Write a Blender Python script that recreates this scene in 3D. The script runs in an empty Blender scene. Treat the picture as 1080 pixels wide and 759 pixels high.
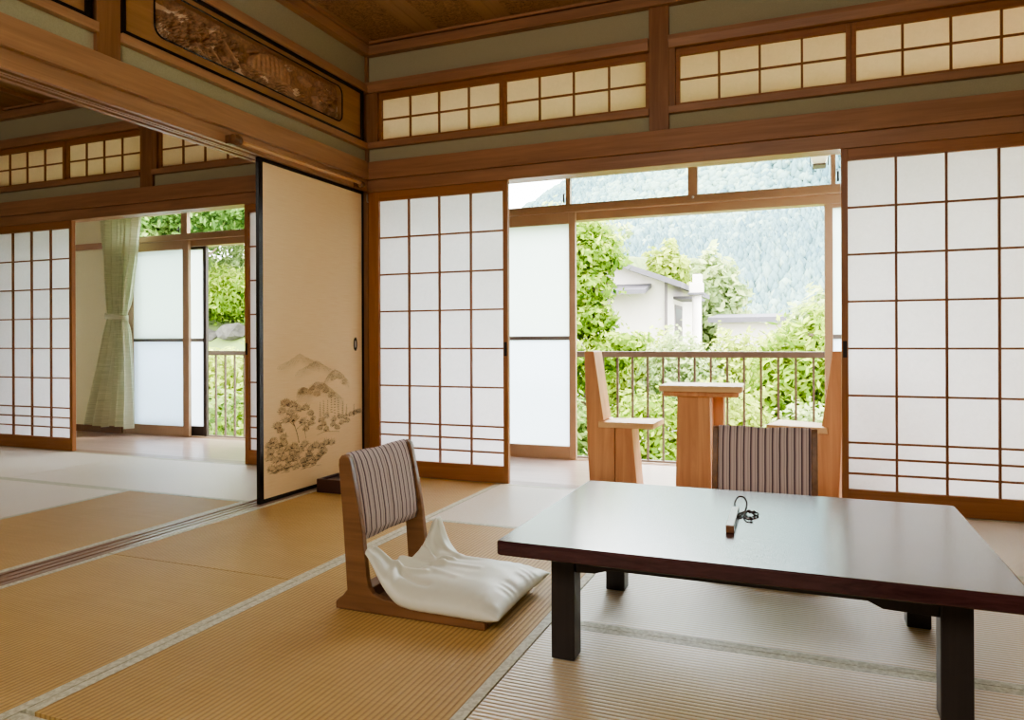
import bpy, bmesh, math, random
import numpy as np
from mathutils import Vector, Matrix, noise as mnoise

PI = math.pi
SC = bpy.context.scene
COL = SC.collection
rng = random.Random(7)

# ------------------------------------------------------------------ helpers
def S(r, g, b):
    def f(c):
        c /= 255.0
        return c / 12.92 if c <= 0.04045 else ((c + 0.055) / 1.055) ** 2.4
    return (f(r), f(g), f(b), 1.0)

WL = {}                                   # object -> world location while modelling

def wl(o):
    return WL.get(o.name, Vector((0, 0, 0)))

def tag(o, label=None, cat=None, group=None, kind=None):
    if label: o['label'] = label
    if cat: o['category'] = cat
    if group: o['group'] = group
    if kind: o['kind'] = kind
    return o

def thing(name, label, cat, loc=(0, 0, 0), group=None, kind=None):
    o = bpy.data.objects.new(name, None)
    o.empty_display_size = 0.05
    COL.objects.link(o)
    o.location = loc
    WL[o.name] = Vector(loc)
    return tag(o, label, cat, group, kind)

class MB:
    def __init__(s):
        s.v, s.f, s.mi, s.at = [], [], [], []
    def add(s, vs, fs, m=0):
        n = len(s.v)
        s.v.extend([tuple(p) for p in vs])
        for f in fs:
            s.f.append(tuple(i + n for i in f)); s.mi.append(m)
        return s
    def box(s, x0, x1, y0, y1, z0, z1, m=0):
        return s.add([(x0, y0, z0), (x1, y0, z0), (x1, y1, z0), (x0, y1, z0), (x0, y0, z1), (x1, y0, z1), (x1, y1, z1), (x0, y1, z1)],
                     [(0, 3, 2, 1), (4, 5, 6, 7), (0, 1, 5, 4), (1, 2, 6, 5), (2, 3, 7, 6), (3, 0, 4, 7)], m)
    def prism(s, prof, axis, a0, a1, m=0):
        """prof: closed 2D polygon; axis y -> (x,z), x -> (y,z), z -> (x,y)"""
        def P(p, a):
            if axis == 'y': return (p[0], a, p[1])
            if axis == 'x': return (a, p[0], p[1])
            return (p[0], p[1], a)
        n = len(prof)
        vs = [P(p, a0) for p in prof] + [P(p, a1) for p in prof]
        fs = [tuple(range(n)), tuple(range(2 * n - 1, n - 1, -1))]
        for i in range(n):
            j = (i + 1) % n
            fs.append((i, i + n, j + n, j))
        return s.add(vs, fs, m)
    def tube(s, pts, r, n=8, m=0, cap=True):
        pts = [Vector(p) for p in pts]
        rs = r if isinstance(r, (list, tuple)) else [r] * len(pts)
        vs, fs = [], []
        up = None
        for i, p in enumerate(pts):
            t = (pts[min(i + 1, len(pts) - 1)] - pts[max(i - 1, 0)])
            t = t.normalized() if t.length > 1e-9 else Vector((0, 0, 1))
            if up is None:
                up = Vector((0, 0, 1)) if abs(t.z) < 0.9 else Vector((1, 0, 0))
            a = t.cross(up)
            if a.length < 1e-6: a = t.orthogonal()
            a.normalize(); b = a.cross(t).normalized(); up = b
            for k in range(n):
                th = 2 * PI * k / n
                vs.append(p + (a * math.cos(th) + b * math.sin(th)) * rs[i])
        for i in range(len(pts) - 1):
            for k in range(n):
                k2 = (k + 1) % n
                fs.append((i * n + k, i * n + k2, (i + 1) * n + k2, (i + 1) * n + k))
        if cap:
            fs.append(tuple(range(n - 1, -1, -1)))
            fs.append(tuple(range((len(pts) - 1) * n, len(pts) * n)))
        return s.add(vs, fs, m)
    def lathe(s, prof, c, n=20, axis='z', m=0):
        vs, fs = [], []
        for (r, h) in prof:
            for k in range(n):
                th = 2 * PI * k / n
                a, b = r * math.cos(th), r * math.sin(th)
                vs.append({'z': (c[0] + a, c[1] + b, c[2] + h), 'x': (c[0] + h, c[1] + a, c[2] + b), 'y': (c[0] + a, c[1] + h, c[2] + b)}[axis])
        for i in range(len(prof) - 1):
            for k in range(n):
                k2 = (k + 1) % n
                fs.append((i * n + k, i * n + k2, (i + 1) * n + k2, (i + 1) * n + k))
        fs.append(tuple(range(n))); fs.append(tuple(range(len(prof) * n - 1, (len(prof) - 1) * n - 1, -1)))
        return s.add(vs, fs, m)
    def build(s, name, mat, parent=None, smooth=False, bevel=0.0, normals=True, attr=None, seg=2):
        me = bpy.data.meshes.new(name)
        V = np.array(s.v, float)
        if parent is not None:
            off = np.array(wl(parent))
        else:
            lo, hi = V.min(0), V.max(0)
            off = np.array([(lo[0] + hi[0]) / 2, (lo[1] + hi[1]) / 2, lo[2]])
        V = V - off
        me.from_pydata([tuple(p) for p in V], [], s.f)
        mats = mat if isinstance(mat, (list, tuple)) else [mat]
        for mm in mats: me.materials.append(mm)
        if len(mats) > 1:
            me.polygons.foreach_set('material_index', s.mi)
        if normals:
            bm = bmesh.new(); bm.from_mesh(me)
            bmesh.ops.recalc_face_normals(bm, faces=bm.faces[:])
            bm.to_mesh(me); bm.free()
        if smooth:
            me.polygons.foreach_set('use_smooth', [True] * len(me.polygons))
        if attr is not None:
            a = me.attributes.new('rnd', 'FLOAT', 'FACE')
            a.data.foreach_set('value', attr)
        me.update()
        o = bpy.data.objects.new(name, me)
        COL.objects.link(o)
        if parent is not None:
            o.parent = parent
            WL[o.name] = Vector(off)
        else:
            o.location = off; WL[o.name] = Vector(off)
        if bevel:
            md = o.modifiers.new('edge', 'BEVEL'); md.width = bevel; md.segments = seg; md.limit_method = 'ANGLE'; md.angle_limit = 0.7
            md.harden_normals = False
        return o

def struct(name, mb, mat, **k):
    return tag(mb.build(name, mat, **k), kind='structure')

def copy_tree(o, parent=None):
    c = o.copy(); COL.objects.link(c)
    if parent is not None: c.parent = parent
    for ch in list(o.children): copy_tree(ch, c)
    return c

# ------------------------------------------------------------------ materials
def new_mat(name):
    m = bpy.data.materials.new(name); m.use_nodes = True
    nt = m.node_tree; nt.nodes.clear()
    out = nt.nodes.new('ShaderNodeOutputMaterial')
    b = nt.nodes.new('ShaderNodeBsdfPrincipled')
    nt.links.new(b.outputs[0], out.inputs[0])
    return m, nt, b, out

def ramp(nt, fac, stops):
    r = nt.nodes.new('ShaderNodeValToRGB')
    els = r.color_ramp.elements
    while len(els) < len(stops): els.new(0.5)
    for e, (p, c) in zip(els, stops): e.position = p; e.color = c
    nt.links.new(fac, r.inputs[0]); return r.outputs[0]

def coords(nt, scale=(1, 1, 1), kind='Object', rot=(0, 0, 0)):
    tc = nt.nodes.new('ShaderNodeTexCoord'); mp = nt.nodes.new('ShaderNodeMapping')
    mp.inputs['Scale'].default_value = scale; mp.inputs['Rotation'].default_value = rot
    nt.links.new(tc.outputs[kind], mp.inputs[0]); return mp.outputs[0]

def noise_tex(nt, vec, scale, detail=4, rough=0.55, dist=0.0):
    n = nt.nodes.new('ShaderNodeTexNoise')
    n.inputs['Scale'].default_value = scale; n.inputs['Detail'].default_value = detail
    n.inputs['Roughness'].default_value = rough; n.inputs['Distortion'].default_value = dist
    nt.links.new(vec, n.inputs['Vector']); return n.outputs['Fac']

def bump(nt, b, h, strength=0.2, dist=0.002):
    n = nt.nodes.new('ShaderNodeBump'); n.inputs['Strength'].default_value = strength; n.inputs['Distance'].default_value = dist
    nt.links.new(h, n.inputs['Height']); nt.links.new(n.outputs[0], b.inputs['Normal'])

def wood(name, c1, c2, rough=0.45, axis='x', sc=1.0, spec=0.4, coat=0.0):
    m, nt, b, out = new_mat(name)
    s = {'x': (1.2, 22, 22), 'y': (22, 1.2, 22), 'z': (22, 22, 1.2)}[axis]
    v = coords(nt, tuple(q * sc for q in s))
    n = noise_tex(nt, v, 1.6, 6, 0.6, 0.7)
    nt.links.new(ramp(nt, n, [(0.3, c1), (0.7, c2)]), b.inputs['Base Color'])
    b.inputs['Roughness'].default_value = rough
    b.inputs['Specular IOR Level'].default_value = spec
    b.inputs['Coat Weight'].default_value = coat
    bump(nt, b, n, 0.12, 0.002)
    return m

def plain(name, c, rough=0.5, metal=0.0, spec=0.5, var=0.0, nscale=30):
    m, nt, b, out = new_mat(name)
    if var:
        v = coords(nt)
        n = noise_tex(nt, v, nscale, 5)
        c2 = tuple(max(0, q * (1 - var)) for q in c[:3]) + (1,)
        c3 = tuple(min(1, q * (1 + var)) for q in c[:3]) + (1,)
        nt.links.new(ramp(nt, n, [(0.3, c2), (0.7, c3)]), b.inputs['Base Color'])
    else:
        b.inputs['Base Color'].default_value = c
    b.inputs['Roughness'].default_value = rough; b.inputs['Metallic'].default_value = metal
    b.inputs['Specular IOR Level'].default_value = spec
    return m

def math_node(nt, op, a, bv=None):
    n = nt.nodes.new('ShaderNodeMath'); n.operation = op
    for i, q in enumerate((a, bv)):
        if q is None: continue
        if isinstance(q, (int, float)): n.inputs[i].default_value = q
        else: nt.links.new(q, n.inputs[i])
    return n.outputs[0]

def tatami(name, long_axis, rough, spec, c1, c2, sheen=0.0):
    """woven rush: ribs run along the long axis of the mat"""
    m, nt, b, out = new_mat(name)
    tc = nt.nodes.new('ShaderNodeTexCoord'); sx = nt.nodes.new('ShaderNodeSeparateXYZ')
    nt.links.new(tc.outputs['Object'], sx.inputs[0])
    across = sx.outputs['Y' if long_axis == 'x' else 'X']
    along = sx.outputs['X' if long_axis == 'x' else 'Y']
    ph = math_node(nt, 'MULTIPLY', across, 2 * PI / 0.0155)
    rib = math_node(nt, 'ABSOLUTE', math_node(nt, 'SINE', math_node(nt, 'MULTIPLY', ph, 0.5)))
    ribp = math_node(nt, 'POWER', rib, 0.6)
    rush = math_node(nt, 'SINE', math_node(nt, 'MULTIPLY', along, 2 * PI / 0.0026))
    h = math_node(nt, 'ADD', ribp, math_node(nt, 'MULTIPLY', rush, 0.06))
    v1 = coords(nt, (0.6, 30, 1) if long_axis == 'y' else (30, 0.6, 1))
    n1 = noise_tex(nt, v1, 6, 4)
    v2 = coords(nt, (1, 1, 1)); n2 = noise_tex(nt, v2, 2.2, 4)
    base = ramp(nt, math_node(nt, 'ADD', math_node(nt, 'MULTIPLY', n1, 0.5), math_node(nt, 'MULTIPLY', n2, 0.5)), [(0.35, c1), (0.65, c2)])
    mx = nt.nodes.new('ShaderNodeMix'); mx.data_type = 'RGBA'; mx.blend_type = 'MULTIPLY'
    nt.links.new(math_node(nt, 'MULTIPLY', math_node(nt, 'SUBTRACT', 1.0, ribp), 0.75), mx.inputs['Factor'])  # shade in the rib valleys, multiplied into the base colour
    nt.links.new(base, mx.inputs[6]); mx.inputs[7].default_value = (0.40, 0.30, 0.2, 1)
    nt.links.new(mx.outputs[2], b.inputs['Base Color'])
    b.inputs['Roughness'].default_value = rough; b.inputs['Specular IOR Level'].default_value = spec
    b.inputs['Coat Weight'].default_value = 0.85 * sheen; b.inputs['Coat Roughness'].default_value = 0.28
    b.inputs['Sheen Weight'].default_value = sheen; b.inputs['Sheen Roughness'].default_value = 0.3
    bump(nt, b, h, 0.75, 0.0024)
    nt.links.new(b.inputs['Normal'].links[0].from_socket, b.inputs['Coat Normal'])
    return m

M = {}
M['trim'] = wood('trim_wood', S(148, 108, 78), S(176, 132, 98), 0.42, 'x')
M['trim_y'] = wood('trim_wood_deep', S(160, 120, 88), S(188, 146, 108), 0.42, 'y')
M['trim_z'] = wood('post_wood', S(132, 92, 60), S(160, 114, 76), 0.42, 'z')
M['trim_dark'] = wood('dark_trim_wood', S(104, 70, 44), S(130, 90, 56), 0.45, 'x')
M['frame_x'] = wood('shoji_wood_rail', S(146, 96, 58), S(170, 116, 72), 0.4, 'x')
M['frame_z'] = wood('shoji_wood_stile', S(146, 96, 58), S(170, 116, 72), 0.4, 'z')
M['lattice'] = wood('lattice_wood', S(128, 80, 50), S(152, 100, 64), 0.45, 'z')
M['plaster'] = plain('sand_plaster', S(176, 170, 140), 0.95, var=0.08, nscale=220, spec=0.1)
M['plaster_in'] = plain('veranda_plaster', S(220, 214, 180), 0.95, var=0.05, nscale=220, spec=0.1)
M['lacquer'] = plain('black_lacquer', S(22, 18, 16), 0.22)
M['iron'] = plain('dark_metal', S(60, 52, 46), 0.4, 0.6)
M['steel'] = plain('pale_metal', S(190, 186, 176), 0.3, 0.8)
M['sash'] = plain('bronze_aluminium', S(176, 146, 116), 0.38, 0.2, var=0.04, nscale=8)
M['sash_dark'] = plain('dark_aluminium', S(70, 60, 54), 0.4, 0.3)
M['rail_glare'] = plain('mid_rail_glare', S(128, 122, 118), 0.45, 0.2)  # window glare over the mid rail, lightened into its base colour
M['rail'] = plain('railing_paint', S(104, 86, 74), 0.45, 0.2)
M['tat_x'] = tatami('tatami_cross', 'x', 0.34, 1.0, S(214, 186, 136), S(230, 203, 154), 1.0)  # base paler than the deep mats: window sheen put into the colour
M['tat_y'] = tatami('tatami_deep', 'y', 0.5, 0.3, S(196, 160, 100), S(212, 176, 114))

def border_mat():
    m, nt, b, out = new_mat('brocade_border')
    v = coords(nt)
    n = noise_tex(nt, v, 75, 3, 0.6, 0.4)
    nt.links.new(ramp(nt, n, [(0.42, S(190, 184, 158)), (0.58, S(216, 212, 188))]), b.inputs['Base Color'])
    b.inputs['Roughness'].default_value = 0.55
    bump(nt, b, n, 0.2, 0.001)
    return m
M['border'] = border_mat()

def paper_mat(name, c, trans=0.62):
    m, nt, b, out = new_mat(name)
    v = coords(nt); n = noise_tex(nt, v, 38, 6, 0.7, 1.2)
    c2 = tuple(q * 0.93 for q in c[:3]) + (1,)
    colr = ramp(nt, n, [(0.3, c2), (0.7, c)])
    d = nt.nodes.new('ShaderNodeBsdfDiffuse'); t = nt.nodes.new('ShaderNodeBsdfTranslucent'); mx = nt.nodes.new('ShaderNodeMixShader')
    nt.links.new(colr, d.inputs[0]); nt.links.new(colr, t.inputs[0])
    mx.inputs[0].default_value = trans
    nt.links.new(d.outputs[0], mx.inputs[1]); nt.links.new(t.outputs[0], mx.inputs[2]); nt.links.new(mx.outputs[0], out.inputs[0])
    return m
M['paper'] = paper_mat('shoji_paper', S(252, 249, 250), 0.84)
M['paper_up'] = paper_mat('transom_paper', S(250, 234, 212), 0.8)

def clear_glass():
    m, nt, b, out = new_mat('clear_glass')
    t = nt.nodes.new('ShaderNodeBsdfTransparent'); t.inputs[0].default_value = (0.95, 0.97, 0.96, 1)
    g = nt.nodes.new('ShaderNodeBsdfGlossy'); g.inputs['Roughness'].default_value = 0.02
    lw = nt.nodes.new('ShaderNodeLayerWeight'); fr = nt.nodes.new('ShaderNodeMath'); fr.operation = 'POWER'; nt.links.new(lw.outputs['Facing'], fr.inputs[0]); fr.inputs[1].default_value = 6.0
    mx = nt.nodes.new('ShaderNodeMixShader')
    nt.links.new(fr.outputs[0], mx.inputs[0]); nt.links.new(t.outputs[0], mx.inputs[1]); nt.links.new(g.outputs[0], mx.inputs[2]); nt.links.new(mx.outputs[0], out.inputs[0])
    return m
M['glass'] = clear_glass()

def frosted(name, tint, clear=0.12):
    m, nt, b, out = new_mat(name)
    d = nt.nodes.new('ShaderNodeBsdfDiffuse'); d.inputs[0].default_value = tint
    t = nt.nodes.new('ShaderNodeBsdfTranslucent'); t.inputs[0].default_value = tint
    tr = nt.nodes.new('ShaderNodeBsdfRefraction'); tr.inputs['IOR'].default_value = 1.02; tr.inputs['Roughness'].default_value = 0.55
    tr.inputs[0].default_value = tint
    m1 = nt.nodes.new('ShaderNodeMixShader'); m1.inputs[0].default_value = 0.88
    m2 = nt.nodes.new('ShaderNodeMixShader'); m2.inputs[0].default_value = clear
    nt.links.new(d.outputs[0], m1.inputs[1]); nt.links.new(t.outputs[0], m1.inputs[2])
    nt.links.new(m1.outputs[0], m2.inputs[1]); nt.links.new(tr.outputs[0], m2.inputs[2]); nt.links.new(m2.outputs[0], out.inputs[0])
    return m
M['frost'] = frosted('frosted_glass', S(236, 242, 240), 0.25)
M['frost_low'] = frosted('frosted_glass_lower', S(236, 242, 248), 0.06)

def fusuma_paper():
    m, nt, b, out = new_mat('fusuma_paper')
    v = coords(nt, (4, 4, 150)); n = noise_tex(nt, v, 2.2, 5, 0.6, 0.2)
    nt.links.new(ramp(nt, n, [(0.3, S(238, 208, 160)), (0.7, S(247, 221, 176))]), b.inputs['Base Color'])
    b.inputs['Roughness'].default_value = 0.8; b.inputs['Specular IOR Level'].default_value = 0.15
    return m
M['fusuma'] = fusuma_paper()

def ink_mat():
    m, nt, b, out = new_mat('ink_wash')
    a = nt.nodes.new('ShaderNodeAttribute'); a.attribute_name = 'rnd'
    d = nt.nodes.new('ShaderNodeBsdfDiffuse'); d.inputs[0].default_value = S(112, 96, 66)
    t = nt.nodes.new('ShaderNodeBsdfTransparent'); mx = nt.nodes.new('ShaderNodeMixShader')
    nt.links.new(a.outputs['Fac'], mx.inputs[0]); nt.links.new(t.outputs[0], mx.inputs[1]); nt.links.new(d.outputs[0], mx.inputs[2]); nt.links.new(mx.outputs[0], out.inputs[0])
    return m
M['ink'] = ink_mat()

def stripe_fabric():
    m, nt, b, out = new_mat('striped_upholstery')
    tc = nt.nodes.new('ShaderNodeTexCoord'); sx = nt.nodes.new('ShaderNodeSeparateXYZ')
    nt.links.new(tc.outputs['Object'], sx.inputs[0])
    v = coords(nt, (6, 3, 3)); wob = noise_tex(nt, v, 2.0, 2)
    y = math_node(nt, 'ADD', sx.outputs['Y'], math_node(nt, 'MULTIPLY', math_node(nt, 'SUBTRACT', wob, 0.5), 0.004))
    u = math_node(nt, 'FRACT', math_node(nt, 'MULTIPLY', math_node(nt, 'ADD', y, 5.0), 1 / 0.0268))
    r = nt.nodes.new('ShaderNodeValToRGB'); r.color_ramp.interpolation = 'CONSTANT'
    stops = [(0, S(212, 194, 190)), (0.34, S(168, 148, 148)), (0.44, S(216, 200, 194)), (0.66, S(100, 82, 92)), (0.86, S(182, 162, 160))]
    els = r.color_ramp.elements
    while len(els) < len(stops): els.new(0.5)
    for e, (p, c) in zip(els, stops): e.position = p; e.color = c
    nt.links.new(u, r.inputs[0]); nt.links.new(r.outputs[0], b.inputs['Base Color'])
    b.inputs['Roughness'].default_value = 0.8; b.inputs['Specular IOR Level'].default_value = 0.2
    v2 = coords(nt); n2 = noise_tex(nt, v2, 500, 2); bump(nt, b, n2, 0.05, 0.0004)
    return m
M['stripe'] = stripe_fabric()

def satin(name, c1, c2):
    m, nt, b, out = new_mat(name)
    v = coords(nt, (1, 1, 1)); n = noise_tex(nt, v, 6, 4)
    nt.links.new(ramp(nt, n, [(0.3, c1), (0.7, c2)]), b.inputs['Base Color'])
    b.inputs['Roughness'].default_value = 0.36; b.inputs['Specular IOR Level'].default_value = 0.5
    b.inputs['Sheen Weight'].default_value = 0.25
    return m
M['cushion'] = satin('cushion_satin', S(226, 225, 206), S(234, 233, 216))

def curtain_mat():
    m, nt, b, out = new_mat('sage_curtain')
    v = coords(nt, (3, 3, 90)); n = noise_tex(nt, v, 1.5, 4, 0.6)
    c = ramp(nt, n, [(0.35, S(204, 208, 178)), (0.65, S(230, 232, 206))])
    d = nt.nodes.new('ShaderNodeBsdfDiffuse'); t = nt.nodes.new('ShaderNodeBsdfTranslucent'); mx = nt.nodes.new('ShaderNodeMixShader')
    nt.links.new(c, d.inputs[0]); nt.links.new(c, t.inputs[0]); mx.inputs[0].default_value = 0.2
    nt.links.new(d.outputs[0], mx.inputs[1]); nt.links.new(t.outputs[0], mx.inputs[2]); nt.links.new(mx.outputs[0], out.inputs[0])
    return m
M['curtain'] = curtain_mat()

def table_top_mat():
    m, nt, b, out = new_mat('table_lacquer')
    v = coords(nt, (1.0, 7, 7)); n = noise_tex(nt, v, 7, 6, 0.65, 0.8)
    v2 = coords(nt); n2 = noise_tex(nt, v2, 160, 3, 0.6)
    nt.links.new(ramp(nt, n, [(0.3, S(54, 28, 32)), (0.7, S(86, 48, 50))]), b.inputs['Base Color'])
    b.inputs['Roughness'].default_value = 0.18; b.inputs['Specular IOR Level'].default_value = 0.5
    b.inputs['Coat Weight'].default_value = 0.2; b.inputs['Coat Roughness'].default_value = 0.24
    h = math_node(nt, 'ADD', n2, math_node(nt, 'MULTIPLY', n, 0.5)); bump(nt, b, h, 0.2, 0.0006)
    return m
M['tabletop'] = table_top_mat()
M['tableleg'] = wood('table_leg_lacquer', S(48, 42, 40), S(58, 50, 48), 0.32, 'z')
M['zaisu'] = wood('zaisu_wood', S(116, 82, 54), S(144, 104, 70), 0.35, 'x', coat=0.3)
M['cedar_z'] = wood('cedar_upright', S(196, 136, 92), S(226, 170, 122), 0.45, 'z', 0.7)
M['cedar_x'] = wood('cedar_plank', S(220, 176, 126), S(240, 204, 156), 0.4, 'x', 0.7)
M['boards'] = wood('veranda_boards', S(158, 130, 116), S(190, 164, 150), 0.28, 'x', 0.8, 0.55)
M['sill'] = wood('track_wood', S(134, 104, 84), S(164, 132, 108), 0.35, 'y', 1, 0.5)
M['sill_x'] = wood('threshold_wood', S(134, 104, 84), S(164, 132, 108), 0.35, 'x', 1, 0.5)
M['bamboo'] = wood('bamboo', S(180, 132, 84), S(206, 160, 110), 0.35, 'y', 0.6)
M['carve'] = plain('carved_wood', S(176, 134, 96), 0.6, var=0.3, nscale=60)
M['carve_lit'] = plain('carved_wood_lit', S(240, 214, 178), 0.6, var=0.1, nscale=40)  # lit spots of the relief, put in as a paler colour
M['panelwood'] = wood('transom_board', S(156, 114, 72), S(180, 136, 90), 0.45, 'y')
M['traywood'] = plain('dark_red_lacquer', S(78, 50, 44), 0.3)

def ceiling_mat():
    m, nt, b, out = new_mat('burl_ceiling')
    v = coords(nt, (1, 1, 1), 'Object')
    n = noise_tex(nt, v, 26, 8, 0.75, 2.5)
    v2 = coords(nt, (8, 0.5, 1)); n2 = noise_tex(nt, v2, 2, 4)
    c = ramp(nt, n, [(0.36, S(96, 74, 54)), (0.5, S(160, 126, 94)), (0.64, S(184, 148, 112))])
    c2 = ramp(nt, n2, [(0.3, S(160, 128, 96)), (0.7, S(182, 148, 112))])
    tc = nt.nodes.new('ShaderNodeTexCoord'); sx = nt.nodes.new('ShaderNodeSeparateXYZ'); nt.links.new(tc.outputs['Object'], sx.inputs[0])
    u = sx.outputs['X']
    w = math_node(nt, 'LESS_THAN', math_node(nt, 'ABSOLUTE', math_node(nt, 'ADD', u, 0.0)), 0.15)
    mx = nt.nodes.new('ShaderNodeMix'); mx.data_type = 'RGBA'
    nt.links.new(w, mx.inputs['Factor']); nt.links.new(c2, mx.inputs[6]); nt.links.new(c, mx.inputs[7])
    nt.links.new(mx.outputs[2], b.inputs['Base Color']); b.inputs['Roughness'].default_value = 0.55
    b.inputs['Specular IOR Level'].default_value = 0.25
    return m
M['ceil'] = ceiling_mat()
M['ceil_l'] = wood('plank_ceiling', S(142, 108, 72), S(174, 134, 92), 0.5, 'y', 0.6)

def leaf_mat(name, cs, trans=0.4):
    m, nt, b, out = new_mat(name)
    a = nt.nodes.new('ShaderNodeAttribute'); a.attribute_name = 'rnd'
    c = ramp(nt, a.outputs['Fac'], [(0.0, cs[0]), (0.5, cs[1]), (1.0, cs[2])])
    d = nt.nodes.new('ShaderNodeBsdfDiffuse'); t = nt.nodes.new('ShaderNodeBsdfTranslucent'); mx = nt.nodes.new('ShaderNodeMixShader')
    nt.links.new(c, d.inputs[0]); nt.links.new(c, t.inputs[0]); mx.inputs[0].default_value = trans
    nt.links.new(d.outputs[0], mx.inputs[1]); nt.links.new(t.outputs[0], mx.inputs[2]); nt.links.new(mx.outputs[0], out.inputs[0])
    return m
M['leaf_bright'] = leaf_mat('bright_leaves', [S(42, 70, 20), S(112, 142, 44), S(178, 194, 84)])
M['leaf_mid'] = leaf_mat('mid_leaves', [S(40, 62, 30), S(98, 128, 62), S(164, 180, 108)])
M['leaf_pale'] = leaf_mat('pale_leaves', [S(82, 106, 64), S(142, 162, 104), S(190, 200, 142)])
M['leaf_yellow'] = leaf_mat('yellow_green_leaves', [S(76, 98, 32), S(142, 160, 62), S(190, 200, 104)])
M['bark'] = plain('bark', S(96, 82, 66), 0.9, var=0.2, nscale=20)
M['stone'] = plain('garden_stone', S(70, 67, 60), 0.9, var=0.5, nscale=9)
M['soil'] = plain('garden_ground', S(96, 112, 56), 0.95, var=0.35, nscale=2)
M['housewall'] = plain('white_stucco', S(206, 196, 188), 0.9, var=0.03, nscale=4)
M['roof'] = plain('slate_roof', S(84, 80, 86), 0.7, var=0.1, nscale=10)
M['pipe'] = plain('grey_pipe', S(96, 86, 86), 0.6)
M['darkwin'] = plain('dark_window', S(60, 54, 54), 0.3)  # dark pane colour of the house window
M['rooftan'] = plain('pale_roof', S(196, 186, 186), 0.7)

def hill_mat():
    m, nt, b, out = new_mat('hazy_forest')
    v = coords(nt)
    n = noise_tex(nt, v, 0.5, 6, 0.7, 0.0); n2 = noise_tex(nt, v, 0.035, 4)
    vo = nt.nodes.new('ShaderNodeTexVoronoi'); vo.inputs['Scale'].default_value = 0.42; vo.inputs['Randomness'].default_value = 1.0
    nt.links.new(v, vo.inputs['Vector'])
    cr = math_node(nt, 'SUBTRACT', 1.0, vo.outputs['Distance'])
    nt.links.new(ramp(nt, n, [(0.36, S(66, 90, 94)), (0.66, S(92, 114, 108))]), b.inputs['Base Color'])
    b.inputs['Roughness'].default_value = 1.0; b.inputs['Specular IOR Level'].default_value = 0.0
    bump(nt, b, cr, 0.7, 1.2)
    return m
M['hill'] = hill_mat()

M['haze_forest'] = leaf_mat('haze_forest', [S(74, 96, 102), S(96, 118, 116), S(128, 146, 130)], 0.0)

# ------------------------------------------------------------------ the setting
# floor, ceilings, walls
struct('floor', MB().box(-4.9, 3.9, -5.6, -0.004, -0.16, -0.052), M['sill'])
struct('floor_veranda', MB().box(-4.9, 4.3, 0.105, 1.2, -0.12, -0.045), M['boards'])
struct('trim_1', MB().box(-4.9, 4.3, -0.004, 0.105, -0.12, -0.001), M['sill_x'])          # threshold under the paper screens
sill = MB()
sill.box(-0.14, 0.0, -5.6, -0.004, -0.051, -0.004)
for a, b_ in ((-0.14, -0.122), (-0.098, -0.080), (-0.028, 0.0), (-0.066, -0.042)):
    sill.box(a, b_, -5.6, -0.004, -0.004, 0.001)
struct('trim_2', sill, M['sill'])                                                            # two-groove floor track of the partition

# plaster of the screen wall (y = 0)
def wall_strip(name, x0, x1):
    w = MB()
    w.box(x0, x1, 0.02, 0.085, 1.90, 2.04)
    w.box(x0, x1, 0.02, 0.085, 2.40, 2.72)
    return w
w = wall_strip('', -4.9, 3.9)
struct('wall_back', w, M['plaster'])
w = MB(); w.box(-0.115, -0.02, -5.6, 0.02, 1.90, 2.035); w.box(-0.115, -0.02, -5.6, 0.02, 2.395, 2.72)
struct('wall_partition', w, M['plaster'])
struct('wall_right', MB().box(3.75, 3.9, -5.6, 0.02, -0.05, 2.72), M['plaster'])
struct('wall_left', MB().box(-4.9, -3.9, -5.6, 0.02, -0.05, 2.72), M['plaster'])
struct('wall_rear', MB().box(-4.9, 3.9, -5.75, -5.6, -0.16, 2.75), M['plaster'])
w = MB()
for a, b_ in ((-4.9, -3.52), (-1.85, 0.0), (3.66, 4.3)): w.box(a, b_, 1.2, 1.34, -0.2, 2.06)
w.box(-4.9, 4.3, 1.2, 1.34, 2.06, 2.75); w.box(-4.9, 4.3, 1.2, 1.34, -0.45, -0.075)
struct('wall_window', w, M['plaster_in'])
struct('wall_veranda_left', MB().box(-5.0, -4.9, 0.1, 1.34, -0.2, 2.75), M['plaster_in'])
struct('wall_veranda_right', MB().box(4.3, 4.4, 0.1, 1.34, -0.2, 2.75), M['plaster_in'])
struct('trim_3', MB().box(-4.9, -3.52, 1.185, 1.2, 1.725, 1.785), M['trim'], bevel=0.003)   # rail on the veranda wall
struct('trim_4', MB().box(-4.9, -3.52, 1.185, 1.2, -0.045, 0.02), M['trim_dark'])
struct('ceiling_veranda', MB().box(-4.9, 4.3, 0.085, 1.2, 2.42, 2.5), M['ceil_l'])
struct('roof', MB().box(-5.2, 4.6, -5.9, 2.0, 2.80, 2.92), M['rooftan'])

# ceiling boards: burl boards running away from the camera, 0.46 m wide
for i in range(9):
    x0 = 0.0 + 0.46 * i - 0.02
    struct('ceiling', MB().box(x0 + 0.0012, x0 + 0.4588, -5.6, 0.02, 2.67, 2.70), M['ceil'])
for i in range(9):
    x1 = -0.115 - 0.46 * i
    struct('ceiling_side', MB().box(x1 - 0.4588, x1 - 0.0012, -5.6, 0.02, 2.67, 2.70), M['ceil_l'])
c = MB()
for i in range(1, 9): c.box(-0.115 - 0.46 * i - 0.012, -0.115 - 0.46 * i + 0.012, -5.6, 0.02, 2.645, 2.67)
struct('trim_5', c, M['trim_y'])
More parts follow.
